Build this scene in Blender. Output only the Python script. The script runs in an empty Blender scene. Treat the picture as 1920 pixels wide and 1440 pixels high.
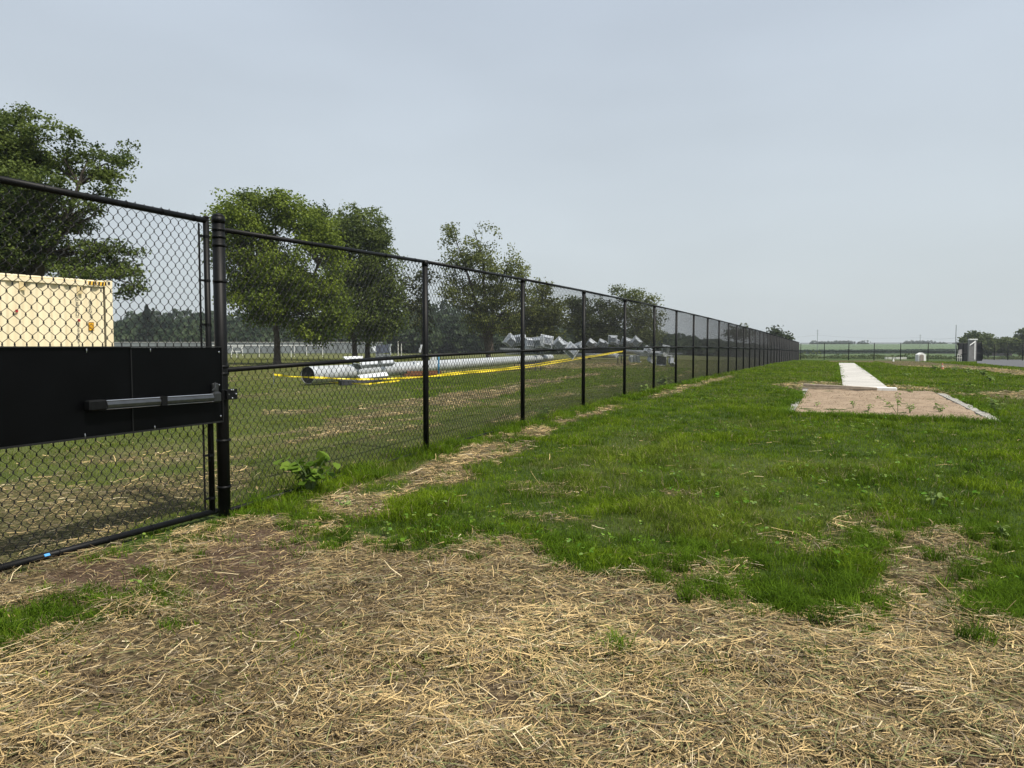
import bpy, math, random
import numpy as np
from mathutils import Vector, Matrix, Euler
R = math.radians
random.seed(7); rng = np.random.default_rng(7)
scene = bpy.context.scene
col = scene.collection

# ------------------------------------------------------------------ camera
F = 1331.0; EYE = 1.45; PITCH = math.atan(70 / F)
cam_d = bpy.data.cameras.new("camera"); cam = bpy.data.objects.new("camera", cam_d); col.objects.link(cam)
cam_d.sensor_fit = 'HORIZONTAL'; cam_d.sensor_width = 36.0; cam_d.lens = 36.0 * F / 1920
cam.location = (0, 0, EYE); cam.rotation_euler = (R(90) - PITCH, 0, 0)
cam_d.clip_start = 0.05; cam_d.clip_end = 6000
scene.camera = cam
# ------------------------------------------------------------------ world
SUN_EL, SUN_AZ = R(56), R(128)          # azimuth clockwise from +Y
w = bpy.data.worlds.new("World"); scene.world = w; w.use_nodes = True
nt = w.node_tree; nt.nodes.clear()
wo = nt.nodes.new('ShaderNodeOutputWorld'); bg = nt.nodes.new('ShaderNodeBackground')
sky = nt.nodes.new('ShaderNodeTexSky'); sky.sky_type = 'NISHITA'; sky.sun_disc = False
sky.sun_elevation = SUN_EL; sky.sun_rotation = SUN_AZ; sky.dust_density = 4.0; sky.air_density = 1.2; sky.altitude = 200
tc = nt.nodes.new('ShaderNodeTexCoord')
sep = nt.nodes.new('ShaderNodeSeparateXYZ'); nt.links.new(tc.outputs['Generated'], sep.inputs[0])
ns = nt.nodes.new('ShaderNodeTexNoise'); ns.inputs['Scale'].default_value = 1.6; ns.inputs['Detail'].default_value = 3
mp = nt.nodes.new('ShaderNodeMapping'); mp.inputs['Scale'].default_value = (1, 1, 3.0)
nt.links.new(tc.outputs['Generated'], mp.inputs[0]); nt.links.new(mp.outputs[0], ns.inputs['Vector'])
ramp = nt.nodes.new('ShaderNodeValToRGB')
SMOKE = ((6.25, 6.7, 6.8), (5.05, 5.70, 6.50))
ramp.color_ramp.elements[0].position = 0.0; ramp.color_ramp.elements[1].position = 0.42
ramp.color_ramp.elements[0].color = (*[c / 10 for c in SMOKE[0]], 1); ramp.color_ramp.elements[1].color = (*[c / 10 for c in SMOKE[1]], 1)
e = ramp.color_ramp.elements.new(0.06); e.color = (.575, .630, .655, 1)
nt.links.new(sep.outputs['Z'], ramp.inputs[0])
mul = nt.nodes.new('ShaderNodeVectorMath'); mul.operation = 'SCALE'; mul.inputs['Scale'].default_value = 10.0
nt.links.new(ramp.outputs[0], mul.inputs[0])
mr = nt.nodes.new('ShaderNodeMapRange'); mr.inputs['From Min'].default_value = .3; mr.inputs['From Max'].default_value = .7
mr.inputs['To Min'].default_value = .92; mr.inputs['To Max'].default_value = 1.08
nt.links.new(ns.outputs[0], mr.inputs['Value'])
mul2 = nt.nodes.new('ShaderNodeVectorMath'); mul2.operation = 'SCALE'
nt.links.new(mul.outputs[0], mul2.inputs[0]); nt.links.new(mr.outputs[0], mul2.inputs['Scale'])
mx = nt.nodes.new('ShaderNodeMix'); mx.data_type = 'RGBA'; mx.inputs[0].default_value = 0.88
nt.links.new(sky.outputs[0], mx.inputs[6]); nt.links.new(mul2.outputs[0], mx.inputs[7])
nt.links.new(mx.outputs[2], bg.inputs[0]); bg.inputs[1].default_value = 0.090
nt.links.new(bg.outputs[0], wo.inputs[0])
# ------------------------------------------------------------------ sun
sd = bpy.data.lights.new("sun", 'SUN'); sd.energy = 4.9; sd.angle = R(1.2); sd.color = (1.0, .93, .82)
sun = bpy.data.objects.new("sun", sd); col.objects.link(sun)
dv = Vector((math.sin(SUN_AZ) * math.cos(SUN_EL), math.cos(SUN_AZ) * math.cos(SUN_EL), math.sin(SUN_EL)))
sun.rotation_euler = dv.to_track_quat('Z', 'Y').to_euler(); sun.location = (0, 0, 60)
scene.view_settings.view_transform = 'Standard'; scene.view_settings.look = 'None'
scene.view_settings.exposure = 0.32; scene.view_settings.gamma = 1.0
scene.render.engine = 'CYCLES'
scene.cycles.use_denoising = True
scene.cycles.max_bounces = 6; scene.cycles.diffuse_bounces = 2; scene.cycles.glossy_bounces = 2
scene.cycles.transmission_bounces = 2; scene.cycles.transparent_max_bounces = 4; scene.cycles.volume_bounces = 0

# ------------------------------------------------------------------ geometry helpers
TN = .4568; TH = math.atan(TN); S_, C_ = math.sin(TH), math.cos(TH); X0 = -5.22
def FU(u, v, z=0.0): return Vector((X0 + u * S_ + v * C_, u * C_ - v * S_, z))      # along fence u, right of fence v
def uv_of(X, Y): return (X - X0) * S_ + Y * C_, (X - X0) * C_ - Y * S_
cp, sp = math.cos(PITCH), math.sin(PITCH)
def ray(px, py):
    a = (px - 960) / F; b = (720 - py) / F
    y = cp + sp * b; return a / y, (cp * b - sp) / y          # X/Y, Z/Y
def P(px, py, Y):                                              # a measured image point at forward distance Y
    a, b = ray(px, py); return Vector((a * Y, Y, EYE + b * Y))

def hash2(ix, iy, s):
    h = (ix.astype(np.int64) * 374761393 + iy.astype(np.int64) * 668265263 + s * 974711) & 0x7fffffff
    h = ((h ^ (h >> 13)) * 1274126177) & 0x7fffffff
    return ((h ^ (h >> 16)) & 0xffff) / 65535.0
def vnoise(x, y, s=0):
    x = np.asarray(x, float); y = np.asarray(y, float)
    ix = np.floor(x); iy = np.floor(y); fx = x - ix; fy = y - iy
    fx = fx * fx * (3 - 2 * fx); fy = fy * fy * (3 - 2 * fy)
    a = hash2(ix, iy, s); b = hash2(ix + 1, iy, s); c = hash2(ix, iy + 1, s); d = hash2(ix + 1, iy + 1, s)
    return (a * (1 - fx) + b * fx) * (1 - fy) + (c * (1 - fx) + d * fx) * fy
def fbm(x, y, s=0, o=4):
    t = 0; a = .5; n = 0
    for i in range(o):
        t = t + a * vnoise(x * 2 ** i + 17.3 * i, y * 2 ** i - 9.1 * i, s + i); n += a; a *= .5
    return t / n
def smooth(a, b, x):
    t = np.clip((x - a) / (b - a), 0, 1); return t * t * (3 - 2 * t)

KU = [-50, 6.6, 9.9, 13, 16.5, 22, 32, 51, 70, 90, 110, 160]
KZ = [0, 0, .085, .13, .16, .185, .18, .10, -.02, -.22, -.40, -.42]
def gz(X, Y):
    X = np.asarray(X, float); Y = np.asarray(Y, float)
    u = (X - X0) * S_ + Y * C_; v = (X - X0) * C_ - Y * S_
    g = np.interp(u, KU, KZ)
    left = smooth(-.6, -4.0, v); g = g * (1 - .75 * left * (g > 0))
    r = np.hypot(X, Y)
    g = g + (fbm(X * 1.1, Y * 1.1, 3, 3) - .5) * .05 * (1 - smooth(25, 60, r)) * smooth(.3, 1.2, np.abs(v))
    g = g + (fbm(X * 6, Y * 6, 9, 2) - .5) * .018 * (1 - smooth(8, 14, r)) * smooth(.2, .8, np.abs(v))
    right = smooth(.12, .38, X / np.maximum(Y, 1.0)) * (Y > 0)
    far = np.interp(r, [118, 380, 480, 1100, 2200, 6000], [0, -3.6, -3.0, 4.6, 7.2, 7.2])
    far2 = np.interp(r, [118, 500, 6000], [0, -.5, -.5])
    return g + far * right + far2 * (1 - right)
def g1(X, Y): return float(gz(np.array([X]), np.array([Y]))[0])
def ground_hit(px, py):
    a, b = ray(px, py); z = 0.0; Y = 10
    for _ in range(30):
        Y = (z - EYE) / b if b < 0 else 500; Y = min(Y, 2000); z = .5 * z + .5 * g1(a * Y, Y)
    return (a * Y, Y)
def poly(pts): return np.array([ground_hit(*p) for p in pts])
def inside(X, Y, pg):
    r = np.zeros(X.shape, bool); n = len(pg); j = n - 1
    for i in range(n):
        xi, yi = pg[i]; xj, yj = pg[j]
        c = ((yi > Y) != (yj > Y)) & (X < (xj - xi) * (Y - yi) / ((yj - yi) if yj != yi else 1e-9) + xi)
        r ^= c; j = i
    return r

class MB:
    def __init__(s): s.v = []; s.f = []; s.mi = []; s.smooth = False
    def quad(s, pts, m=0):
        n = len(s.v); s.v += [tuple(p) for p in pts]; s.f.append(tuple(range(n, n + len(pts)))); s.mi.append(m)
    def box(s, c, size, rot=None, m=0, bev=0.0):
        hx, hy, hz = [k / 2 for k in size]; n = len(s.v); c = Vector(c)
        M = rot if rot is not None else Matrix.Identity(3)
        if bev > 0:
            b = bev; prof = [(-hx + b, -hy), (hx - b, -hy), (hx, -hy + b), (hx, hy - b), (hx - b, hy), (-hx + b, hy), (-hx, hy - b), (-hx, -hy + b)]
            rings = []
            for z, k in ((-hz, b), (-hz + b, 0), (hz - b, 0), (hz, b)):
                rings.append([(x * (1 - k / hx), y * (1 - k / hy), z) for x, y in prof])
            for r in rings:
                for p in r: s.v.append(tuple(c + M @ Vector(p)))
            for i in range(3):
                for j in range(8):
                    s.f.append((n + i * 8 + j, n + i * 8 + (j + 1) % 8, n + (i + 1) * 8 + (j + 1) % 8, n + (i + 1) * 8 + j)); s.mi.append(m)
            s.f.append(tuple(n + 7 - j for j in range(8))); s.mi.append(m)
            s.f.append(tuple(n + 24 + j for j in range(8))); s.mi.append(m)
            return
        for dz in (-hz, hz):
            for dx, dy in ((-hx, -hy), (hx, -hy), (hx, hy), (-hx, hy)): s.v.append(tuple(c + M @ Vector((dx, dy, dz))))
        for q in ((3, 2, 1, 0), (4, 5, 6, 7), (0, 1, 5, 4), (1, 2, 6, 5), (2, 3, 7, 6), (3, 0, 4, 7)):
            s.f.append(tuple(n + k for k in q)); s.mi.append(m)
    def tube(s, pts, rad, sides=8, cap=True, m=0):
        pts = [Vector(p) for p in pts]; k = len(pts)
        if not hasattr(rad, '__len__'): rad = [rad] * k
        n = len(s.v); prev = None
        for i, p in enumerate(pts):
            d = (pts[min(i + 1, k - 1)] - pts[max(i - 1, 0)]).normalized()
            if prev is None:
                a = d.cross(Vector((0, 0, 1)))
                if a.length < 1e-3: a = d.cross(Vector((1, 0, 0)))
            else: a = prev - d * prev.dot(d)
            a.normalize(); prev = a; b = d.cross(a)
            for j in range(sides):
                t = 2 * math.pi * j / sides; s.v.append(tuple(p + (a * math.cos(t) + b * math.sin(t)) * rad[i]))
        for i in range(k - 1):
            for j in range(sides):
                s.f.append((n + i * sides + j, n + i * sides + (j + 1) % sides, n + (i + 1) * sides + (j + 1) % sides, n + (i + 1) * sides + j)); s.mi.append(m)
        if cap:
            s.f.append(tuple(n + sides - 1 - j for j in range(sides))); s.mi.append(m)
            s.f.append(tuple(n + (k - 1) * sides + j for j in range(sides))); s.mi.append(m)
    def build(s, name, mats, parent=None, origin=None, smooth=False):
        if origin is None:
            origin = Vector((0, 0, 0)); q = parent
            while q is not None: origin = origin + q.location; q = q.parent
        me = bpy.data.meshes.new(name)
        me.from_pydata([tuple(Vector(v) - origin) for v in s.v], [], s.f)
        if not isinstance(mats, (list, tuple)): mats = [mats]
        for m in mats: me.materials.append(m)
        if len(mats) > 1: me.polygons.foreach_set('material_index', s.mi)
        if smooth:
            me.polygons.foreach_set('use_smooth', [len(f) == 4 for f in s.f])
        me.update()
        o = bpy.data.objects.new(name, me); col.objects.link(o)
        if parent is not None: o.parent = parent
        return o

def np_mesh(name, V, faces_flat, nper, mats, colors=None, smooth=False, parent=None, uvs=None):
    """V (n,3); faces_flat flat index array; nper per-face vertex counts array"""
    me = bpy.data.meshes.new(name)
    me.vertices.add(len(V)); me.vertices.foreach_set('co', np.ascontiguousarray(V, dtype=np.float32).ravel())
    me.loops.add(len(faces_flat)); me.loops.foreach_set('vertex_index', np.ascontiguousarray(faces_flat, dtype=np.int32))
    st = np.concatenate([[0], np.cumsum(nper)[:-1]]).astype(np.int32)
    me.polygons.add(len(nper)); me.polygons.foreach_set('loop_start', st)
    me.update(calc_edges=True)
    if colors is not None:
        for cn, cv in colors.items():
            a = me.color_attributes.new(cn, 'FLOAT_COLOR', 'POINT')
            c4 = np.ones((len(V), 4), np.float32); c4[:, :cv.shape[1]] = cv
            a.data.foreach_set('color', c4.ravel())
    if smooth: me.polygons.foreach_set('use_smooth', np.ones(len(nper), bool))
    for m in (mats if isinstance(mats, (list, tuple)) else [mats]): me.materials.append(m)
    o = bpy.data.objects.new(name, me); col.objects.link(o)
    if parent is not None: o.parent = parent
    return o

def tag(o, label=None, cat=None, group=None, kind=None):
    if label: o['label'] = label
    if cat: o['category'] = cat
    if group: o['group'] = group
    if kind: o['kind'] = kind
    return o
def empty(name, loc, label, cat, group=None):
    o = bpy.data.objects.new(name, None); o.location = loc; o.empty_display_size = .2; col.objects.link(o)
    return tag(o, label, cat, group)

# ------------------------------------------------------------------ materials
def mat(name, color, rough=.6, metal=0.0, var=.12, scale=8.0, bump=0.0, spec=.5, bscale=None, col2=None, coords='Object'):
    m = bpy.data.materials.new(name); m.use_nodes = True; n = m.node_tree; b = n.nodes['Principled BSDF']
    b.inputs['Roughness'].default_value = rough; b.inputs['Metallic'].default_value = metal
    b.inputs['Specular IOR Level'].default_value = spec
    t = n.nodes.new('ShaderNodeTexCoord'); nz = n.nodes.new('ShaderNodeTexNoise'); nz.inputs['Scale'].default_value = scale
    nz.inputs['Detail'].default_value = 6; n.links.new(t.outputs[coords], nz.inputs['Vector'])
    rp = n.nodes.new('ShaderNodeValToRGB'); rp.color_ramp.elements[0].position = .32; rp.color_ramp.elements[1].position = .68
    c2 = col2 if col2 else tuple(min(1, c * (1 + var)) for c in color)
    c1 = color if col2 else tuple(c * (1 - var) for c in color)
    rp.color_ramp.elements[0].color = (*c1, 1); rp.color_ramp.elements[1].color = (*c2, 1)
    n.links.new(nz.outputs[0], rp.inputs[0]); n.links.new(rp.outputs[0], b.inputs['Base Color'])
    if bump > 0:
        nb = n.nodes.new('ShaderNodeTexNoise'); nb.inputs['Scale'].default_value = bscale or scale * 4; nb.inputs['Detail'].default_value = 5
        n.links.new(t.outputs[coords], nb.inputs['Vector'])
        bp = n.nodes.new('ShaderNodeBump'); bp.inputs['Strength'].default_value = bump; bp.inputs['Distance'].default_value = .02
        n.links.new(nb.outputs[0], bp.inputs['Height']); n.links.new(bp.outputs[0], b.inputs['Normal'])
    return m
def attr_mat(name, trans=.35, rough=.55, spec=.25):
    m = bpy.data.materials.new(name); m.use_nodes = True; n = m.node_tree; b = n.nodes['Principled BSDF']; out = n.nodes['Material Output']
    a = n.nodes.new('ShaderNodeAttribute'); a.attribute_name = 'tint'
    n.links.new(a.outputs['Color'], b.inputs['Base Color']); b.inputs['Roughness'].default_value = rough; b.inputs['Specular IOR Level'].default_value = spec
    if trans > 0:
        tr = n.nodes.new('ShaderNodeBsdfTranslucent'); n.links.new(a.outputs['Color'], tr.inputs[0])
        ms = n.nodes.new('ShaderNodeMixShader'); ms.inputs[0].default_value = trans
        n.links.new(b.outputs[0], ms.inputs[1]); n.links.new(tr.outputs[0], ms.inputs[2]); n.links.new(ms.outputs[0], out.inputs[0])
    return m
M_black = mat('black_vinyl_coating', (.004, .0045, .005), rough=.5, var=.25, scale=20, spec=.16)
M_wire = mat('black_vinyl_wire', (.006, .0065, .007), rough=.45, var=.2, spec=.3)
M_panel = mat('black_painted_sheet', (.0012, .0014, .0018), rough=.40, var=.35, scale=3.5, spec=.10, bump=.05, bscale=2.5)
M_bar = mat('black_anodised_bar', (.11, .115, .12), rough=.28, metal=.85, var=.15, scale=15)
M_chrome = mat('bare_steel', (.55, .56, .58), rough=.25, metal=.9, var=.1)
M_blue = mat('blue_paint', (.06, .28, .62), rough=.6)
M_galv = mat('galvanised_steel', (.50, .525, .54), rough=.38, metal=.4, var=.2, scale=4.0, bump=.02)
M_galvd = mat('dull_galvanised_steel', (.18, .20, .21), rough=.6, metal=.3, var=.2, scale=4)
M_dark = mat('bore_shade_black', (.010, .011, .012), rough=.8)  # flat black painting the shade inside the pole mouth
M_lamp = mat('lamp_housing_metal', (.30, .33, .37), rough=.4, metal=.3, var=.3, scale=9)
M_lampw = mat('white_visor', (.52, .55, .58), rough=.4, metal=.2, var=.1)
M_glassd = mat('smoky_glass', (.05, .06, .08), rough=.12, var=.3, scale=10, spec=.8)
M_rust = mat('rusty_steel', (.085, .035, .018), rough=.9, var=.4, scale=14, bump=.2, col2=(.19, .075, .03))
M_wood = mat('weathered_timber', (.20, .16, .12), rough=.9, scale=10, bump=.2, col2=(.32, .27, .21))
M_tape = mat('yellow_plastic_tape', (.82, .64, .02), rough=.45, var=.12, scale=2.0)
M_bluest = mat('blue_painted_post', (.02, .13, .24), rough=.6)
M_white = mat('white_paint', (.70, .71, .70), rough=.55, var=.06)
M_whited = mat('off_white_weathered', (.52, .52, .49), rough=.7, var=.12)
M_greyp = mat('grey_panel', (.26, .25, .25), rough=.7, var=.12, scale=3)
M_tan = mat('tan_panel', (.22, .19, .165), rough=.8, var=.15)
M_red = mat('faded_red_spot', (.36, .012, .02), rough=.5)
M_orange = mat('orange_plastic', (.52, .20, .12), rough=.5)
M_label = mat('amber_decal', (.72, .36, .01), rough=.5, var=.05)
M_ink = mat('black_lettering', (.05, .05, .05), rough=.6)
M_inkb = mat('black_stripe', (.02, .02, .02), rough=.6)
M_yel = mat('yellow_stripe', (.70, .42, .04), rough=.6)
M_screen = mat('dark_windscreen_fabric', (.022, .024, .028), rough=.9, var=.25, scale=2)
M_net = mat('grey_windscreen_fabric', (.17, .19, .20), rough=.95, var=.2, scale=.8)
M_roof = mat('terracotta_roof', (.30, .12, .085), rough=.8, var=.12)
M_wall = mat('brown_house_wall', (.09, .06, .05), rough=.8)
M_concrete = mat('pale_concrete', (.46, .445, .42), rough=.9, var=.08, scale=1.2, bump=.12, bscale=60)
M_curb = mat('weathered_concrete_curb', (.28, .27, .245), rough=.95, var=.3, scale=6, bump=.4, bscale=30)
M_asphalt = mat('worn_asphalt', (.075, .078, .085), rough=.95, var=.2, scale=.6, bump=.2, bscale=40)
M_bark = mat('tree_bark', (.055, .045, .036), rough=.95, var=.35, scale=6, bump=.6, bscale=14)
M_leaf = attr_mat('leaf', .42, .6, .15)
M_grass = attr_mat('grass_blade', .45, .8, .04)
M_straw = attr_mat('straw_stalk', .12, .6, .3)
M_weed = attr_mat('weed_leaf', .4, .65, .1)

# container paint with rust-tinted streaks
def container_paint():
    m = bpy.data.materials.new('cream_container_paint'); m.use_nodes = True; n = m.node_tree; b = n.nodes['Principled BSDF']
    b.inputs['Roughness'].default_value = .5
    t = n.nodes.new('ShaderNodeTexCoord'); mp = n.nodes.new('ShaderNodeMapping'); mp.inputs['Scale'].default_value = (6, 6, .6)
    n.links.new(t.outputs['Object'], mp.inputs[0])
    nz = n.nodes.new('ShaderNodeTexNoise'); nz.inputs['Scale'].default_value = 1.5; nz.inputs['Detail'].default_value = 6; n.links.new(mp.outputs[0], nz.inputs['Vector'])
    rp = n.nodes.new('ShaderNodeValToRGB'); rp.color_ramp.elements[0].position = .25; rp.color_ramp.elements[1].position = .6
    rp.color_ramp.elements[0].color = (.66, .56, .37, 1); rp.color_ramp.elements[1].color = (.76, .67, .47, 1)
    n.links.new(nz.outputs[0], rp.inputs[0]); n.links.new(rp.outputs[0], b.inputs['Base Color']); return m
M_cont = container_paint()
M_cont_d = mat('container_stain', (.58, .46, .25), rough=.6, var=.15)

# ------------------------------------------------------------------ ground cover zones (world outlines, measured once)
Z_FORE = poly([(-700, 1080), (-200, 1100), (0, 1078), (150, 1035), (290, 1003), (420, 972), (480, 965), (560, 985), (640, 978), (700, 1005), (830, 1045), (850, 1008), (900, 1000), (1000, 1010), (1060, 1035), (1070, 1060),
               (1150, 1072), (1200, 1060), (1240, 1045), (1260, 1075), (1300, 1050), (1370, 1040), (1400, 1085), (1330, 1110), (1480, 1132), (1560, 1170), (1600, 1135), (1640, 1060), (1640, 1010), (1690, 985), (1780, 985), (1860, 1000), (1880, 1035), (1830, 1065), (1815, 1130), (1850, 1175), (1930, 1155), (2200, 1150), (2600, 1300), (2300, 1800), (-500, 1800)])
Z_GREEN = [poly([(-300, 1150), (0, 1140), (120, 1128), (200, 1105), (330, 1105), (345, 1135), (230, 1150), (120, 1170), (70, 1200), (30, 1235), (-100, 1250)]),
           poly([(170, 1032), (300, 1003), (400, 980), (420, 985), (330, 1010), (200, 1045)]),
           poly([(500, 1000), (640, 1000), (700, 1010), (640, 1025), (520, 1018)])]
Z_STRIP = poly([(560, 950), (640, 925), (760, 880), (840, 850), (905, 825), (960, 808), (1060, 782), (1165, 757), (1160, 766), (1050, 798), (985, 840), (975, 850), (900, 880), (880, 905), (780, 918), (760, 935), (720, 968), (640, 972), (600, 960)])
Z_BACK = [(poly([(-400, 925), (100, 920), (240, 905), (400, 880), (460, 890), (440, 960), (400, 965), (250, 1000), (0, 1065), (-400, 1100)]), .62),
          (poly([(240, 862), (400, 832), (560, 798), (700, 764), (850, 738), (1000, 712), (1130, 697), (1125, 702), (1000, 725), (820, 772), (700, 800), (560, 838), (400, 862), (240, 885)]), .8),
          (poly([(490, 772), (600, 764), (700, 757), (700, 764), (600, 773), (500, 780)]), .6),
          (poly([(960, 678), (1090, 672), (1210, 674), (1200, 684), (1100, 690), (980, 692)]), .8)]
Z_RIGHT = [(poly([(1630, 675), (1700, 676), (1790, 683), (1860, 690), (1940, 698), (2200, 712), (2200, 722), (1940, 708), (1830, 694), (1740, 689), (1680, 686)]), .85),
           (poly([(1830, 736), (1940, 735), (1980, 752), (1860, 748)]), .7),
           (poly([(1555, 676), (1640, 676), (1640, 680), (1550, 679)]), .9),
           (poly([(1440, 722), (1500, 716), (1600, 717), (1740, 727), (1800, 737), (1850, 742), (1760, 742), (1730, 732), (1500, 732)]), .6),
           (poly([(1210, 742), (1280, 724), (1370, 704), (1375, 708), (1290, 730), (1225, 748)]), .55),
           (poly([(940, 905), (1010, 905), (1100, 915), (1080, 930), (960, 925)]), .35),
           (poly([(1240, 915), (1300, 912), (1310, 935), (1250, 938)]), .45),
           (poly([(940, 960), (1100, 965), (1090, 985), (930, 975)]), .35),
           (poly([(1450, 1010), (1600, 970), (1750, 985), (1650, 1060), (1500, 1040)]), .4)]
Z_LUSH = poly([(740, 718), (800, 708), (1000, 696), (1150, 690), (1290, 690), (1260, 712), (1100, 725), (960, 745), (760, 752)])
Z_SOIL = [poly([(90, 1090), (180, 1060), (290, 1050), (300, 1075), (210, 1115), (100, 1110)]), poly([(420, 1020), (470, 1000), (560, 985), (590, 1005), (560, 1060), (540, 1120), (430, 1130), (330, 1080)])]

class Raster:
    def __init__(s, add, sub, x0, x1, y0, y1, h, r):
        nx = int((x1 - x0) / h); ny = int((y1 - y0) / h); s.a = (x0, y0, h, nx, ny)
        gx, gy = np.meshgrid(x0 + (np.arange(nx) + .5) * h, y0 + (np.arange(ny) + .5) * h, indexing='ij'); m = np.zeros(gx.shape)
        for g in add: m[inside(gx.ravel(), gy.ravel(), g).reshape(gx.shape)] = 1
        for g in sub: m[inside(gx.ravel(), gy.ravel(), g).reshape(gx.shape)] = .30
        k = max(1, int(r / h))
        for _ in range(2):
            for ax in (0, 1):
                pad = [(0, 0), (0, 0)]; pad[ax] = (k + 1, k); c = np.cumsum(np.pad(m, pad, mode='edge'), axis=ax)
                m = (c[2 * k + 1:, :] - c[:-2 * k - 1, :] if ax == 0 else c[:, 2 * k + 1:] - c[:, :-2 * k - 1]) / (2 * k + 1)
        s.m = m
    def __call__(s, X, Y):
        x0, y0, h, nx, ny = s.a; i = np.clip(((X - x0) / h).astype(int), 0, nx - 1); j = np.clip(((Y - y0) / h).astype(int), 0, ny - 1)
        ok = (X > x0) & (X < x0 + nx * h) & (Y > y0) & (Y < y0 + ny * h); return s.m[i, j] * ok
R_FORE = Raster([Z_FORE], Z_GREEN, -9, 12, 1.0, 8.5, .03, .17)
R_STRIP = Raster([Z_STRIP], [], -4, 4, 5, 18, .03, .14)
def ragged(m, X, Y, s):
    n = .55 * (fbm(X * 1.9, Y * 1.9, s, 3) - .5) + .62 * (fbm(X * 7, Y * 7, s + 9, 3) - .5) + .3 * (fbm(X * 24, Y * 24, s + 19, 2) - .5)
    return smooth(.30, .70, m + n * 1.9 * np.clip(4 * m * (1 - m), 0, 1) ** .7)
def wob(X, Y, k, amp, s):
    return X + (fbm(X * k, Y * k, s, 3) - .5) * amp, Y + (fbm(X * k + 40, Y * k + 11, s + 5, 3) - .5) * amp
PIT_U = (16.7, 25.2); PIT_V = (4.02, 7.18); RUN_V = (4.95, 6.17); RUN_U = (25.3, 72.3)
def masks(X, Y):
    """straw cover, bare soil, dryness, lushness (0..1)"""
    u, v = uv_of(X, Y); r = np.hypot(X, Y)
    x1, y1 = wob(X, Y, 1.7, .55, 21); x2, y2 = wob(x1, y1, 7, .16, 31)
    straw = np.where((Y < 3.0), 1.0, ragged(R_FORE(X, Y), X, Y, 21))
    far_out = (Y < 3.0) & (X < -1.2) ; straw = np.where(far_out, ragged(R_FORE(X, Y), X, Y, 21), straw)
    straw = np.maximum(straw, ragged(R_STRIP(X, Y), X, Y, 31) * .95 * smooth(.36, .50, fbm(u * 1.6, v * 3.0, 37, 3) + .04))
    xb, yb = wob(X, Y, .8, 1.6, 51)
    nb = fbm(u * .5, v * 1.6, 77, 4)
    for g, a in Z_BACK:
        straw = np.maximum(straw, inside(xb, yb, g) * a * .95 * smooth(.34, .60, nb + .08))
    for g, a in Z_RIGHT:
        straw = np.maximum(straw, inside(x2, y2, g) * a)
    behind = smooth(0, -.4, v)
    straw = np.maximum(straw, behind * smooth(.62, .74, fbm(u * .35, v * 1.3, 88, 4)) * .4 * (u > 2))
    soil = np.zeros_like(X)
    for g in Z_SOIL: soil = np.maximum(soil, inside(x2, y2, g) * .8)
    soil = np.maximum(soil, straw * smooth(.60, .74, fbm(X * 2.3, Y * 2.3, 99, 3)) * .4)
    dry = behind * (.42 + .38 * smooth(18, 40, r)) + .25 * smooth(.55, .7, fbm(X * .5, Y * .5, 14, 3))
    lush = np.maximum(inside(xb, yb, Z_LUSH) * 1.0, smooth(.58, .72, fbm(X * 1.3, Y * 1.3, 5, 3)) * (1 - behind * .6))
    lush = np.maximum(lush, smooth(.45, .05, np.abs(v)) * .8 * (u > 6.7) * smooth(.35, .55, fbm(u * 1.2, v, 66, 2)))
    dry = dry * (1 - .7 * inside(xb, yb, Z_LUSH))
    pit = (u > PIT_U[0] - .1) & (u < PIT_U[1] + .1) & (v > PIT_V[0] - .12) & (v < PIT_V[1] + .12)
    run = (u > RUN_U[0]) & (u < RUN_U[1]) & (v > RUN_V[0]) & (v < RUN_V[1])
    return straw, soil, np.clip(dry, 0, 1), np.clip(lush, 0, 1), (pit | run)

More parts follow.
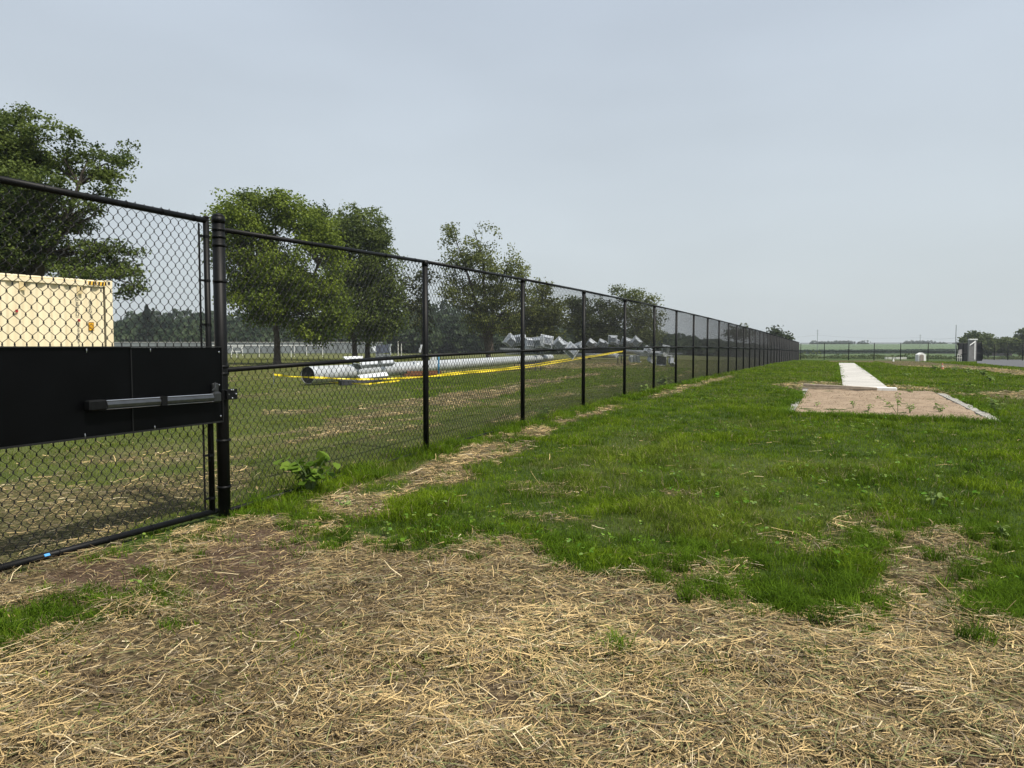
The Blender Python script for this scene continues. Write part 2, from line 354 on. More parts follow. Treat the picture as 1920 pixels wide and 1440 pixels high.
# ------------------------------------------------------------------ ground sheet
def build_ground():
    rr = np.concatenate([[0.02], np.geomspace(.6, 5200, 470)])
    a_f = np.linspace(-46, 46, 520); a_b = np.linspace(46, 314, 90)[1:-1]
    ang = np.radians(np.concatenate([a_f, a_b])); nA = len(ang)
    AA, RR = np.meshgrid(ang, rr); X = (np.sin(AA) * RR).ravel(); Y = (np.cos(AA) * RR).ravel()
    Z = gz(X, Y); st, so, dr, lu, ex = masks(X, Y)
    u, v = uv_of(X, Y)
    near = np.where(v < 0, 1 - smooth(190, 240, np.hypot(X, Y)), 1 - smooth(90, 130, np.hypot(X, Y)))
    cola = np.stack([st, so, dr], 1); colb = np.stack([lu, near, np.zeros_like(X)], 1)
    V = np.stack([X, Y, Z], 1); nR = len(rr)
    i, j = np.meshgrid(np.arange(nR - 1), np.arange(nA), indexing='ij'); j2 = (j + 1) % nA
    fc = np.stack([i * nA + j, (i + 1) * nA + j, (i + 1) * nA + j2, i * nA + j2], -1).reshape(-1, 4)[:, ::-1]
    m = bpy.data.materials.new('field_ground'); m.use_nodes = True; n = m.node_tree; b = n.nodes['Principled BSDF']
    b.inputs['Roughness'].default_value = .95; b.inputs['Specular IOR Level'].default_value = .1
    L = n.links
    t = n.nodes.new('ShaderNodeTexCoord')
    def noise(sc, det=6, vec=None):
        q = n.nodes.new('ShaderNodeTexNoise'); q.inputs['Scale'].default_value = sc; q.inputs['Detail'].default_value = det
        L.new(vec or t.outputs['Object'], q.inputs['Vector']); return q.outputs[0]
    def ramp(src, stops):
        q = n.nodes.new('ShaderNodeValToRGB'); e = q.color_ramp.elements
        e[0].position, e[0].color = stops[0][0], (*stops[0][1], 1); e[1].position, e[1].color = stops[-1][0], (*stops[-1][1], 1)
        for p, c in stops[1:-1]: k = e.new(p); k.color = (*c, 1)
        L.new(src, q.inputs[0]); return q.outputs[0]
    def mixc(f, a, c):
        q = n.nodes.new('ShaderNodeMix'); q.data_type = 'RGBA'; L.new(f, q.inputs[0]); L.new(a, q.inputs[6]); L.new(c, q.inputs[7]); return q.outputs[2]
    aa = n.nodes.new('ShaderNodeAttribute'); aa.attribute_name = 'cover'; sa = n.nodes.new('ShaderNodeSeparateColor'); L.new(aa.outputs['Color'], sa.inputs[0])
    ab = n.nodes.new('ShaderNodeAttribute'); ab.attribute_name = 'growth'; sb = n.nodes.new('ShaderNodeSeparateColor'); L.new(ab.outputs['Color'], sb.inputs[0])
    n_f = noise(28, 8); n_m = noise(1.6, 6); n_l = noise(.12, 5)
    green = ramp(n_f, [(.3, (.014, .024, .005)), (.55, (.034, .058, .010)), (.75, (.075, .105, .020))])
    dryg = ramp(n_m, [(.3, (.075, .092, .028)), (.55, (.115, .120, .045)), (.75, (.165, .150, .070))])
    strw = ramp(n_f, [(.30, (.022, .019, .010)), (.5, (.080, .062, .034)), (.72, (.24, .185, .10))])  # dark stops paint shade into the gaps between stalks
    soil = ramp(n_f, [(.3, (.045, .028, .020)), (.7, (.095, .062, .046))])
    far = ramp(n_l, [(.3, (.040, .075, .024)), (.5, (.065, .105, .032)), (.7, (.10, .125, .050))])
    c = mixc(sa.outputs[2], green, dryg); c = mixc(sa.outputs[0], c, strw); c = mixc(sa.outputs[1], c, soil)
    c = mixc(sb.outputs[1], far, c)
    L.new(c, b.inputs['Base Color'])
    bp = n.nodes.new('ShaderNodeBump'); bp.inputs['Strength'].default_value = .6; bp.inputs['Distance'].default_value = .03
    L.new(n_f, bp.inputs['Height']); L.new(bp.outputs[0], b.inputs['Normal'])
    o = np_mesh('ground', V, fc.ravel(), np.full(len(fc), 4), m, {'cover': cola, 'growth': colb}, smooth=True)
    tag(o, kind='structure')
build_ground()

# ------------------------------------------------------------------ grass, straw, weeds (stuff)
def sample_wedge(n, r0, r1, power, amax=56.0, amin=-46.0):
    """points in the view wedge, radial density ~ r^-power per area"""
    k = 2 - power; t = rng.random(n)
    r = (r0 ** k + t * (r1 ** k - r0 ** k)) ** (1 / k) if abs(k) > 1e-6 else r0 * (r1 / r0) ** t
    a = np.radians(amin + rng.random(n) * (amax - amin)); return r * np.sin(a), r * np.cos(a), r

def blades(X, Y, Z, h, wd, tint, lean, name, label, cat, mt, dirs=None):
    n = len(X); a = rng.random(n) * 2 * np.pi if dirs is None else dirs
    la = rng.random(n) * 2 * np.pi
    dx = np.cos(a) * wd / 2; dy = np.sin(a) * wd / 2
    lx = np.cos(la) * lean * h; ly = np.sin(la) * lean * h
    V = np.empty((n, 5, 3), np.float32)
    V[:, 0] = np.stack([X - dx, Y - dy, Z - .01], 1); V[:, 1] = np.stack([X + dx, Y + dy, Z - .01], 1)
    mz = Z + h * .6; k = .35
    V[:, 2] = np.stack([X + lx * k + dx * .75, Y + ly * k + dy * .75, mz], 1); V[:, 3] = np.stack([X + lx * k - dx * .75, Y + ly * k - dy * .75, mz], 1)
    V[:, 4] = np.stack([X + lx, Y + ly, Z + h * (1.02 - .25 * lean)], 1)
    b = np.arange(n) * 5
    q = np.stack([b, b + 1, b + 2, b + 3, b + 3, b + 2, b + 4], 1)
    nper = np.tile([4, 3], n)
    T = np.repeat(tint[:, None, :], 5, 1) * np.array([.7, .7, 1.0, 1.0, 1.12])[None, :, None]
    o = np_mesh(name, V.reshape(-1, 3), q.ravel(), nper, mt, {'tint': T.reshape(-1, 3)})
    tag(o, label, cat, kind='stuff'); return o

def lerp(a, b, t): return np.asarray(a)[None, :] * (1 - t[:, None]) + np.asarray(b)[None, :] * t[:, None]

def build_grass():
    N = 1620000
    X, Y, r = sample_wedge(N, 3.0, 95, 1.75)
    st, so, dr, lu, ex0 = masks(X + rng.normal(0, .04, N), Y + rng.normal(0, .04, N)); u, v = uv_of(X, Y)
    ex = (u > PIT_U[0] - .1) & (u < PIT_U[1] + .1) & (v > PIT_V[0] - .15) & (v < PIT_V[1] + .15) | (u > RUN_U[0]) & (u < RUN_U[1]) & (v > RUN_V[0]) & (v < RUN_V[1])
    q_ = R_FORE(X, Y); edge = 4 * q_ * (1 - q_)
    asph = np.zeros(len(X), bool)
    clump = fbm(X * 5, Y * 5, 41, 3)
    p = (1 - st) ** 1.3 * (1 - so * .8) * (.55 + .45 * smooth(.35, .6, clump)); p = np.where(st > .3, np.maximum(p, .05), p)
    # sparse tufts creeping into the straw on the right
    p = np.where((st > .8) & (X > .3), np.maximum(p, .16 * smooth(.52, .64, fbm(X * 2.2, Y * 2.2, 61, 3))), p)
    p = np.where(v < -.1, p * .75, p)
    p = p * (1 - .5 * edge * smooth(.40, .56, fbm(X * 3.2, Y * 3.2, 43, 3)))
    p = np.where((u < 6.6) & (v > -.15) & (v < .45), p * .3, p)
    keep = (rng.random(N) < p) & (~ex) & ~track_mask(X, Y)
    X, Y, r, st, dr, lu, u, v, edge = [q[keep] for q in (X, Y, r, st, dr, lu, u, v, edge)]
    n = len(X); Z = gz(X, Y)
    hn = fbm(X * 2.6, Y * 2.6, 71, 3)
    h = (.022 + .03 * hn + .038 * lu * (.5 + rng.random(n)) + .03 * smooth(.6, .75, hn)) * (.6 + .8 * rng.random(n))
    h = np.where(v < -.6, h * .65, h); h = np.where(st > .5, h * .5, h); h = np.where((u < 6.7) & (np.abs(v) < .7), h * .4, h)
    h = np.where((np.abs(v) < .35) & (u > 7) & (u < 40), h * 1.5, h)
    h *= 1 + r / 160
    wd = (.0022 + .0018 * rng.random(n) + .0022 * lu * (r < 12)) * np.maximum(1, (r / 5.5)) ** .95
    t = rng.random(n); t2 = fbm(X * 1.7, Y * 1.7, 91, 3)
    tint = lerp((.042, .084, .005), (.200, .295, .018), np.clip(.75 * t ** 1.3 + 1.0 * (t2 - .42) + .9 * (fbm(X * 6, Y * 6, 93, 2) - .5) + .12 * lu, 0, 1))
    tint = tint * (1 - dr[:, None] * .85) + lerp((.14, .165, .035), (.25, .245, .085), t) * dr[:, None] * .85
    dead = rng.random(n) < (.03 + .35 * st + .08 * dr); tint[dead] = lerp((.26, .21, .12), (.40, .33, .20), rng.random(dead.sum()))
    lean = .35 + 1.0 * rng.random(n); lean = np.where(st > .5, .9 + .6 * rng.random(n), lean)
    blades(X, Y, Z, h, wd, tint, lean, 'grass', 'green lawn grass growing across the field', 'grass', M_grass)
    print('grass blades', n)

TRACK = None
def track_mask(X, Y):
    return inside(X, Y, TRACK)
TRACK = poly([(1835, 674.0), (2600, 673.5), (2600, 700), (2050, 694), (1930, 690.5), (1870, 686), (1830, 681.5)])

def build_straw():
    N = 900000
    X, Y, r = sample_wedge(N, 1.5, 60, 1.65)
    st, so, dr, lu, ex = masks(X, Y)
    clump = fbm(X * 4, Y * 4, 141, 3); u_s, v_s = uv_of(X, Y)
    p = st ** 1.2 * (1 - so * .75) * (.35 + .65 * smooth(.28, .5, clump)) * np.where(r < 4.2, .72, 1); p = np.where(st < .2, .010 * (r < 14), p); p = np.where((v_s < -.1), p * .55, p)
    keep = (rng.random(N) < p) & (~ex) & ~track_mask(X, Y)
    X, Y, r = X[keep], Y[keep], r[keep]; n = len(X); Z = gz(X, Y)
    grow = np.maximum(1, r / 5.0)
    L = (.028 + .135 * rng.random(n) ** 1.9) * grow ** .3; wd = (.0017 + .0034 * rng.random(n) ** 2.0) * grow ** .8
    wide = rng.random(n) < .03; wd[wide] *= 1.6; L[wide] *= .6
    base = fbm(X * 1.4, Y * 1.4, 151, 2) * 2 * np.pi * 1.3          # locally combed directions
    a = base + rng.normal(0, 1.0, n)
    tilt = rng.normal(0, .09, n); mess = rng.random(n) < .07; tilt[mess] = np.abs(rng.normal(0, .30, mess.sum()))
    pile = smooth(.35, .7, clump[keep]) * .045
    z0 = Z + rng.random(n) * (.012 + pile) + np.abs(np.sin(tilt)) * L * .5
    D = np.stack([np.cos(a) * np.cos(tilt), np.sin(a) * np.cos(tilt), np.sin(tilt)], 1)
    W = np.stack([-np.sin(a), np.cos(a), rng.normal(0, .5, n)], 1); W /= np.linalg.norm(W, axis=1)[:, None]
    bend = rng.normal(0, .08, n)[:, None] * L[:, None] * np.stack([-np.sin(a), np.cos(a), .3 * np.ones(n)], 1)
    Cn = np.stack([X, Y, z0], 1)
    V = np.empty((n, 6, 3), np.float32); hw = (wd / 2)[:, None]
    V[:, 0] = Cn - D * L[:, None] / 2 - W * hw; V[:, 1] = Cn - D * L[:, None] / 2 + W * hw
    V[:, 2] = Cn + bend + W * hw; V[:, 3] = Cn + bend - W * hw
    V[:, 4] = Cn + D * L[:, None] / 2 + W * hw * .8; V[:, 5] = Cn + D * L[:, None] / 2 - W * hw * .8
    b = np.arange(n) * 6; q = np.stack([b, b + 1, b + 2, b + 3, b + 3, b + 2, b + 4, b + 5], 1)
    t = rng.random(n) ** 1.2; big = fbm(X * .9, Y * .9, 161, 3)
    t = np.clip(t * .8 + (big - .45) * 1.1, 0, 1)
    tint = lerp((.075, .050, .024), (.72, .53, .25), t)
    gr = rng.random(n) < .18; tint[gr] = lerp((.13, .10, .065), (.32, .26, .18), rng.random(gr.sum()))
    br = rng.random(n) < .06; tint[br] = lerp((.70, .60, .40), (.62, .50, .28), rng.random(br.sum()))
    og = (rng.random(n) < np.where(X > 0, .22, .11)); tint[og] = lerp((.14, .155, .06), (.22, .22, .09), rng.random(og.sum()))
    T = np.repeat(tint[:, None, :], 6, 1)
    o = np_mesh('straw', V.reshape(-1, 3), q.ravel(), np.full(2 * n, 4), M_straw, {'tint': T.reshape(-1, 3)})
    tag(o, 'dry straw mulch scattered loosely over the bare soil', 'straw', kind='stuff'); print('straw', n)

def leaf_cards(centers, normals, size, ratio, tint, spin=None):
    """rounded 6-gon leaves, folded slightly"""
    n = len(centers); nn = normals / np.linalg.norm(normals, axis=1)[:, None]
    ref = rng.normal(size=(n, 3)); a = np.cross(nn, ref); a /= np.linalg.norm(a, axis=1)[:, None]; b = np.cross(nn, a)
    V = np.empty((n, 6, 3), np.float32)
    shp = [(-.5, 0, 0), (-.18, .5, .12), (.25, .42, .10), (.55, 0, -.05), (.25, -.42, .10), (-.18, -.5, .12)]
    for k, (p, q, z) in enumerate(shp):
        V[:, k] = centers + a * (p * size)[:, None] + b * (q * size * ratio)[:, None] + nn * (z * size)[:, None]
    ix = np.arange(n) * 6
    f = np.stack([ix, ix + 1, ix + 2, ix + 3, ix, ix + 3, ix + 4, ix + 5], 1)
    return V.reshape(-1, 3), f.ravel(), np.full(2 * n, 4), np.repeat(tint, 6, 0)

def build_weeds():
    N = 9500
    X, Y, r = sample_wedge(N, 4.5, 55, 1.35)
    st, so, dr, lu, ex = masks(X, Y); u, v = uv_of(X, Y)
    p = (1 - st) * smooth(.42, .66, fbm(X * .45, Y * .45, 201, 3)) * np.where(v > 0, 1.0, .25)
    keep = (rng.random(N) < p) & ~ex & ~track_mask(X, Y)
    X, Y, r = X[keep], Y[keep], r[keep]; C = []; NR = []; S = []; T = []
    for x, y, rr in zip(X, Y, r):
        z = g1(x, y); h = random.uniform(.07, .15); k = random.randint(2, 5); s = random.uniform(.016, .034) * (1 + rr / 60)
        tone = random.random()
        for i in range(k):
            a = random.random() * 6.28; d = s * random.uniform(.3, .9)
            C.append((x + math.cos(a) * d, y + math.sin(a) * d, z + h * random.uniform(.8, 1.05)))
            NR.append((random.gauss(0, .35) + math.cos(a) * .3, random.gauss(0, .35) + math.sin(a) * .3, 1)); S.append(s * random.uniform(.7, 1.2))
            T.append([q * random.uniform(.8, 1.15) for q in ((.11, .20, .02) if tone < .7 else (.20, .29, .07))])
    V, f, npf, tt = leaf_cards(np.array(C), np.array(NR), np.array(S), .85, np.array(T))
    o = np_mesh('clover_and_broadleaf_weeds', V, f, npf, M_weed, {'tint': tt})
    tag(o, 'pale green round leaved seedlings dotted through the lawn', 'weeds', kind='stuff')
def build_tufts():
    XS, YS, HS, WS, TS, LS = [], [], [], [], [], []
    def tuft(x, y, nb, rad, h, tone):
        XS.append(x + rng.normal(0, rad, nb)); YS.append(y + rng.normal(0, rad, nb)); HS.append(h * (.45 + .75 * rng.random(nb)))
        WS.append(.0032 + .0028 * rng.random(nb)); LS.append(.35 + .9 * rng.random(nb)); TS.append(lerp((.035, .07, .008), (.15, .24, .022), np.clip(tone + .6 * (rng.random(nb) - .35), 0, 1)) * np.array([1.0, 1.06, .9]))
    k = 0; rr = random.Random(77)
    # ragged front edge of the lawn and green spots in the straw
    while k < 330:
        x = rr.uniform(-4.5, 5.2); y = rr.uniform(2.9, 7.0); m = float(R_FORE(np.array([x]), np.array([y]))[0]); u, v = uv_of(x, y)
        if v < .15: continue
        e = 4 * m * (1 - m)
        if rr.random() > e * (1.0 if x > .2 else .5) + (.035 if m > .9 and (x > .4 or x < -2) and y > 3.2 else 0): continue
        tuft(x, y, rr.randint(40, 130), rr.uniform(.02, .06), rr.uniform(.05, .125 if x > 0 else .08), rr.uniform(.1, .7)); k += 1
    for px_, py_, n_, h_ in ((1235, 1085, 3, .10), (1330, 1090, 5, .12), (1400, 1125, 5, .12), (1470, 1110, 6, .13), (1540, 1150, 7, .11), (1600, 1110, 6, .14), (1560, 1080, 5, .12), (1690, 1040, 3, .08), (1640, 1075, 4, .10), (1880, 1120, 7, .14), (1850, 1150, 5, .12), (1905, 1090, 6, .13),
                             (1130, 1060, 3, .10), (1080, 1070, 3, .07), (60, 1165, 4, .06), (20, 1190, 5, .06), (130, 1150, 3, .05), (200, 1135, 4, .05), (290, 1125, 5, .05), (320, 1120, 4, .05), (240, 1140, 3, .05), (90, 1200, 3, .05), (360, 1010, 3, .06), (300, 1018, 3, .05), (640, 1010, 4, .06), (840, 1000, 4, .09)):
        for _ in range(n_):
            x, y = ground_hit(px_ + rr.gauss(0, 26), py_ + rr.gauss(0, 12)); tuft(x, y, 90, .045, h_ * rr.uniform(.5, .85), rr.uniform(.1, .6))
    # along the fence foot
    for _ in range(170):
        u = 6.9 + 24 * rr.random() ** 1.5; v = rr.gauss(.05, .14); p = FU(u, v); tuft(p.x, p.y, rr.randint(30, 90), rr.uniform(.03, .08), rr.uniform(.07, .17), rr.uniform(.3, .9))
    # scattered over the lawn
    for _ in range(420):
        r_ = 5 + 17 * rr.random() ** 1.2; a = R(rr.uniform(-6, 41)); x, y = r_ * math.sin(a), r_ * math.cos(a); u, v = uv_of(x, y)
        if v < .3 or (PIT_U[0] - .3 < u < PIT_U[1] + 1 and PIT_V[0] - .3 < v < PIT_V[1] + .3): continue
        tuft(x, y, rr.randint(30, 70), rr.uniform(.03, .08), rr.uniform(.05, .10), rr.uniform(.0, .9))
    for _ in range(260):
        u = rr.uniform(26, 60); v = rr.choice([RUN_V[0] - rr.uniform(-.03, .12), RUN_V[1] + rr.uniform(-.03, .12)]); p = FU(u, v); tuft(p.x, p.y, 40, .10, rr.uniform(.04, .08), rr.uniform(.2, .8))
    # overhanging the pit edges
    for _ in range(150):
        s_ = rr.random()
        if s_ < .6: p = FU(PIT_U[0] - rr.uniform(.05, .25), rr.uniform(PIT_V[0] - .2, PIT_V[1] + .3))
        elif s_ < .8: p = FU(rr.uniform(*PIT_U), PIT_V[1] + rr.uniform(.22, .4))
        else: p = FU(rr.uniform(PIT_U[0], PIT_U[0] + 6), PIT_V[0] - rr.uniform(.05, .3))
        tuft(p.x, p.y, 60, .09, rr.uniform(.06, .15), rr.uniform(.1, .8))
    X = np.concatenate(XS); Y = np.concatenate(YS); r = np.hypot(X, Y); Z = gz(X, Y)
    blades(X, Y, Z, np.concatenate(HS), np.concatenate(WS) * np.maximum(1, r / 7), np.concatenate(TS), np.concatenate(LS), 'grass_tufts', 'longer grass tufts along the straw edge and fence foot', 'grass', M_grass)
build_grass(); build_straw(); build_tufts(); build_weeds()

# ------------------------------------------------------------------ runway, pit, track
def strip(name, u0, u1, v0, v1, zo, mt, nu, nv=2, thick=.10, kind='structure'):
    b = MB(); us = np.linspace(u0, u1, nu + 1); vs = np.linspace(v0, v1, nv + 1)
    idx = {}
    for i, uu in enumerate(us):
        zc = float(np.interp(uu, KU, KZ))
        for j, vv in enumerate(vs):
            p = FU(uu, vv, zc + zo); idx[i, j] = len(b.v); b.v.append(tuple(p))
    for i in range(nu):
        for j in range(nv): b.f.append((idx[i, j], idx[i + 1, j], idx[i + 1, j + 1], idx[i, j + 1])[::-1]); b.mi.append(0)
    loop = [(i, 0) for i in range(nu + 1)] + [(nu, j) for j in range(1, nv + 1)] + [(i, nv) for i in range(nu - 1, -1, -1)] + [(0, j) for j in range(nv - 1, 0, -1)]
    n0 = len(b.v)
    for k in loop: q = b.v[idx[k]]; b.v.append((q[0], q[1], q[2] - thick))
    for k in range(len(loop)):
        k2 = (k + 1) % len(loop); b.f.append((idx[loop[k]], idx[loop[k2]], n0 + k2, n0 + k)); b.mi.append(0)
    o = b.build(name, mt)
    return tag(o, kind=kind) if kind else o
M_slab = mat('runway_concrete', (.34, .33, .31), rough=.9, var=.07, scale=.9, col2=(.46, .445, .415), bump=.1, bscale=80)
nsl = 13
for i in range(nsl):                         # slabs poured end to end
    a = RUN_U[0] + (RUN_U[1] - RUN_U[0]) * i / nsl; b_ = RUN_U[0] + (RUN_U[1] - RUN_U[0]) * (i + 1) / nsl
    if i == 0: slabs = MB()
    n0 = len(slabs.v)
    def add_slab(mb, a, b2, v0, v1, zo, th):
        n = 6; idx = len(mb.v)
        for k in range(n + 1):
            uu = a + (b2 - a) * k / n; zc = float(np.interp(uu, KU, KZ))
            for vv in (v0, v1):
                mb.v.append(tuple(FU(uu, vv, zc + zo))); mb.v.append(tuple(FU(uu, vv, zc + zo - th)))
        for k in range(n):
            q = idx + 4 * k
            mb.f += [(q, q + 2, q + 6, q + 4), (q + 1, q + 5, q + 7, q + 3), (q, q + 4, q + 5, q + 1), (q + 2, q + 3, q + 7, q + 6)]; mb.mi += [0] * 4
        mb.f += [(idx, idx + 1, idx + 3, idx + 2), (idx + 4 * n, idx + 4 * n + 2, idx + 4 * n + 3, idx + 4 * n + 1)]; mb.mi += [0, 0]
    add_slab(slabs, a + .012, b_ - .012, *RUN_V, .045, .12)
tag(slabs.build('runway_path', M_slab), kind='structure')
# sand pit
def build_pit():
    nu, nv = 90, 40; us = np.linspace(PIT_U[0], PIT_U[1], nu); vs = np.linspace(PIT_V[0], PIT_V[1], nv)
    U, V_ = np.meshgrid(us, vs, indexing='ij'); X = X0 + U * S_ + V_ * C_; Y = U * C_ - V_ * S_
    ed = np.minimum(np.minimum(U - us[0], us[-1] - U), 9) 
    Z = np.interp(U, KU, KZ) + .02 + (fbm(X * 3, Y * 3, 301, 4) - .5) * .05 - .10 * (ed < .01)
    m = mat('tan_pit_sand', (.20, .145, .095), rough=1, scale=2.6, bump=.7, bscale=70, col2=(.31, .235, .16))
    i, j = np.meshgrid(np.arange(nu - 1), np.arange(nv - 1), indexing='ij')
    f = np.stack([i * nv + j, i * nv + j + 1, (i + 1) * nv + j + 1, (i + 1) * nv + j], -1).reshape(-1, 4)
    o = np_mesh('sand_pit', np.stack([X.ravel(), Y.ravel(), Z.ravel()], 1), f.ravel(), np.full(len(f), 4), m, smooth=True)
    tag(o, kind='structure')
    # scattered grit and straw bits on the sand
    k = 2500; uu = rng.uniform(PIT_U[0], PIT_U[1], k); vv = rng.uniform(PIT_V[0], PIT_V[1], k)
    x = X0 + uu * S_ + vv * C_; y = uu * C_ - vv * S_; z = np.interp(uu, KU, KZ) + .045
    nrm = rng.normal(0, .3, (k, 3)); nrm[:, 2] = 1
    Vv, ff, npf, tt = leaf_cards(np.stack([x, y, z], 1), nrm, rng.uniform(.012, .04, k), .4, lerp((.15, .105, .07), (.42, .33, .23), rng.random(k)))
    tag(np_mesh('straw_litter', Vv, ff, npf, M_straw, {'tint': tt}), 'small dry fragments lying on the tan sand', 'litter', kind='stuff')
build_pit()
border = empty('pit_border', FU(PIT_U[0], PIT_V[1], .15), 'weathered white concrete edging around the tan sand pit', 'border')
mb = MB()
for i in range(12):
    a = PIT_U[0] - .15 + (PIT_U[1] - PIT_U[0] - 1.2) * i / 12; b2 = PIT_U[0] - .15 + (PIT_U[1] - PIT_U[0] - 1.2) * (i + 1) / 12
    add_slab(mb, a + .01, b2 - .01, PIT_V[1] + .005, PIT_V[1] + .15 + .02 * (i % 3), .035, .16)
mb.build('side_curb', M_curb, border)
mb = MB(); mbs = []
for i in range(12):
    if i in (4, 5, 6, 9): continue
    if i in (7, 10): mb.build('side_curb', M_curb, border); mb = MB()
    a = PIT_U[0] - .1 + (PIT_U[1] - PIT_U[0]) * i / 12; b2 = PIT_U[0] - .1 + (PIT_U[1] - PIT_U[0]) * (i + 1) / 12
    add_slab(mb, a + .01, b2 - .01, PIT_V[0] - .13 - .04 * (i % 2), PIT_V[0] - .005, .03, .14)
mb.build('side_curb', M_curb, border)
# plank and take-off slab at the far edge of the pit
pk = MB(); z = float(np.interp(25, KU, KZ))
rotf = Matrix.Rotation(-TH, 3, 'Z')
pk.box(FU(24.85, 4.85, z + .105), (1.95, .16, .07), rotf @ Matrix.Rotation(R(2), 3, 'Y'), bev=.01); pk.box(FU(24.6, 4.75, z + .07), (1.85, .12, .04), rotf)
tag(pk.build('wooden_plank', M_wood), 'weathered wooden boards lying across the far edge of the sand pit', 'plank')
tb = MB(); tb.box(FU(25.02, 5.75, z + .055), (1.15, .30, .10), rotf, bev=.01)
tag(tb.build('takeoff_slab', M_white), 'white concrete strip where the pale path meets the sand', 'slab')
# asphalt track
def build_track():
    lo = TRACK.min(0); hi = TRACK.max(0); b = MB()
    pts = [tuple(p) for p in TRACK]
    # fan of strips between near and far edges
    farp = [(1835, 674.0), (1950, 673.8), (2100, 673.7), (2600, 673.5)]; nearp = [(1830, 681.5), (1870, 686), (1930, 690.5), (2050, 694), (2600, 700)]
    def samp(pl, t):
        xs = np.linspace(1832, 2600, 40)[t]; return (xs, np.interp(xs, [p[0] for p in pl], [p[1] for p in pl]))
    rows = []
    for t in range(40):
        f = np.array(ground_hit(*samp(farp, t))); q = np.array(ground_hit(*samp(nearp, t)))
        rows.append([tuple(q + (f - q) * k / 12) for k in range(13)])
    for r_ in rows:
        for x, y in r_: b.v.append((x, y, g1(x, y) + .05))
    for i in range(39):
        for k in range(12): b.f.append((i * 13 + k, (i + 1) * 13 + k, (i + 1) * 13 + k + 1, i * 13 + k + 1)); b.mi.append(0)
    tag(b.build('asphalt_track', M_asphalt, smooth=True), kind='structure')
build_track()

# ------------------------------------------------------------------ chain-link
WCELL, HCELL, WIRE = .037, .048, .0026
def link_mesh(name, width, height, sides=4, mt=None, wire=WIRE):
    nk = int(round(width / WCELL)); nz_ = int(round(height / HCELL)); wc = width / nk; hc = height / nz_
    k, j = np.meshgrid(np.arange(nk), np.arange(nz_ + 1), indexing='ij')
    side = (j + k) % 2
    nr2 = 2 * (nz_ + 1); V = np.empty((nk, nr2, sides, 3), np.float32); kk = min(.0075, hc * .16)
    for h2 in (0, 1):
        x = k * wc + side * wc + np.where(side == 0, -.0022, .0022); z = j * hc + (kk if h2 else -kk)
        y = np.where(side == 0, -.0026, .0026) * (1 if h2 else -1)
        for s in range(sides):
            t = 2 * math.pi * s / sides + .4
            V[:, h2::2, s, 0] = x + math.cos(t) * wire * 1.2; V[:, h2::2, s, 1] = y + math.sin(t) * wire; V[:, h2::2, s, 2] = z
    idx = (np.arange(nk)[:, None, None] * nr2 + np.arange(nr2 - 1)[None, :, None]) * sides + np.arange(sides)[None, None, :]
    idn = (np.arange(nk)[:, None, None] * nr2 + np.arange(nr2 - 1)[None, :, None]) * sides + ((np.arange(sides) + 1) % sides)[None, None, :]
    f = np.stack([idx, idn, idn + sides, idx + sides], -1).reshape(-1, 4)
    o = np_mesh(name, V.reshape(-1, 3), f.ravel(), np.full(len(f), 4), mt or M_wire); return o

def arch_tube(mb, a, b, r, sides=12, n=2): mb.tube([Vector(a).lerp(Vector(b), k / (n - 1)) for k in range(n)], r, sides)

def fence_rotz(): return math.pi / 2 - TH
H = 2.44
# posts along the main fence
post_px = {0: 415, 1: 798, 2: 980, 3: 1094, 4: 1171, 5: 1226}
US = [5.22 / (TN - (px - 960) / F) / C_ for px in post_px.values()]
while US[-1] + 3.07 < 110.3: US.append(US[-1] + 3.07)
fence = empty('chain_link_fence', FU(US[0], 0, 0), 'long black chain link fence receding from the gate post to the far corner', 'fence')
FO = fence.location.copy()
def zg(u): return float(np.interp(u, KU, KZ))
def mk_post(h, r, cap=True):
    b = MB(); b.tube([(0, 0, -.15), (0, 0, h)], r, 16)
    if cap:
        b.tube([(0, 0, h - .05), (0, 0, h + .002)], [r * 1.09, r * 1.09], 16)
        b.tube([(0, 0, h), (0, 0, h + .022), (0, 0, h + .035)], [r * 1.05, r * .75, r * .15], 16)
    return b
# gate post (thicker, capped)
gp = mk_post(2.535, .0508)
for zz in (2.43, 2.37, 2.30, 2.0, 1.28, 1.22, .65, .25):
    gp.tube([(0, 0, zz - .012), (0, 0, zz + .012)], .0545, 16)
    gp.box((.066, 0, zz), (.03, .008, .022))
gpo = gp.build('terminal_post', M_black, fence, origin=Vector((0, 0, 0)), smooth=True); gpo.location = FU(US[0], 0, zg(US[0])) - FO
gpo.rotation_euler = (0, 0, fence_rotz())
base_post = mk_post(H - .03, .0365, cap=False)
base_post.tube([(0, 0, H - .06), (0, 0, H + .012)], .041, 16)
for zz in (.02, 1.25): base_post.tube([(0, 0, zz - .016), (0, 0, zz + .016)], .041, 14)
bp0 = base_post.build('post', M_black, fence, origin=Vector((0, 0, 0)), smooth=True)
bay = link_mesh('chain_link_mesh', 3.05, 2.36); bay.parent = fence
rail_b = MB()
rail_b.tube([(0, 0, 0), (3.05, 0, 0)], .0215, 12)
for k in range(1, 6): rail_b.tube([(k * .6 - .15, 0, 0), (k * .6 - .144, 0, 0)], .0245, 10)
rail0 = rail_b.build('top_rail', M_black, fence, origin=Vector((0, 0, 0)), smooth=True)
mid0 = rail0.copy(); mid0.name = 'middle_rail'; col.objects.link(mid0); mid0.parent = fence
bot0 = rail0.copy(); bot0.name = 'bottom_rail'; col.objects.link(bot0); bot0.parent = fence
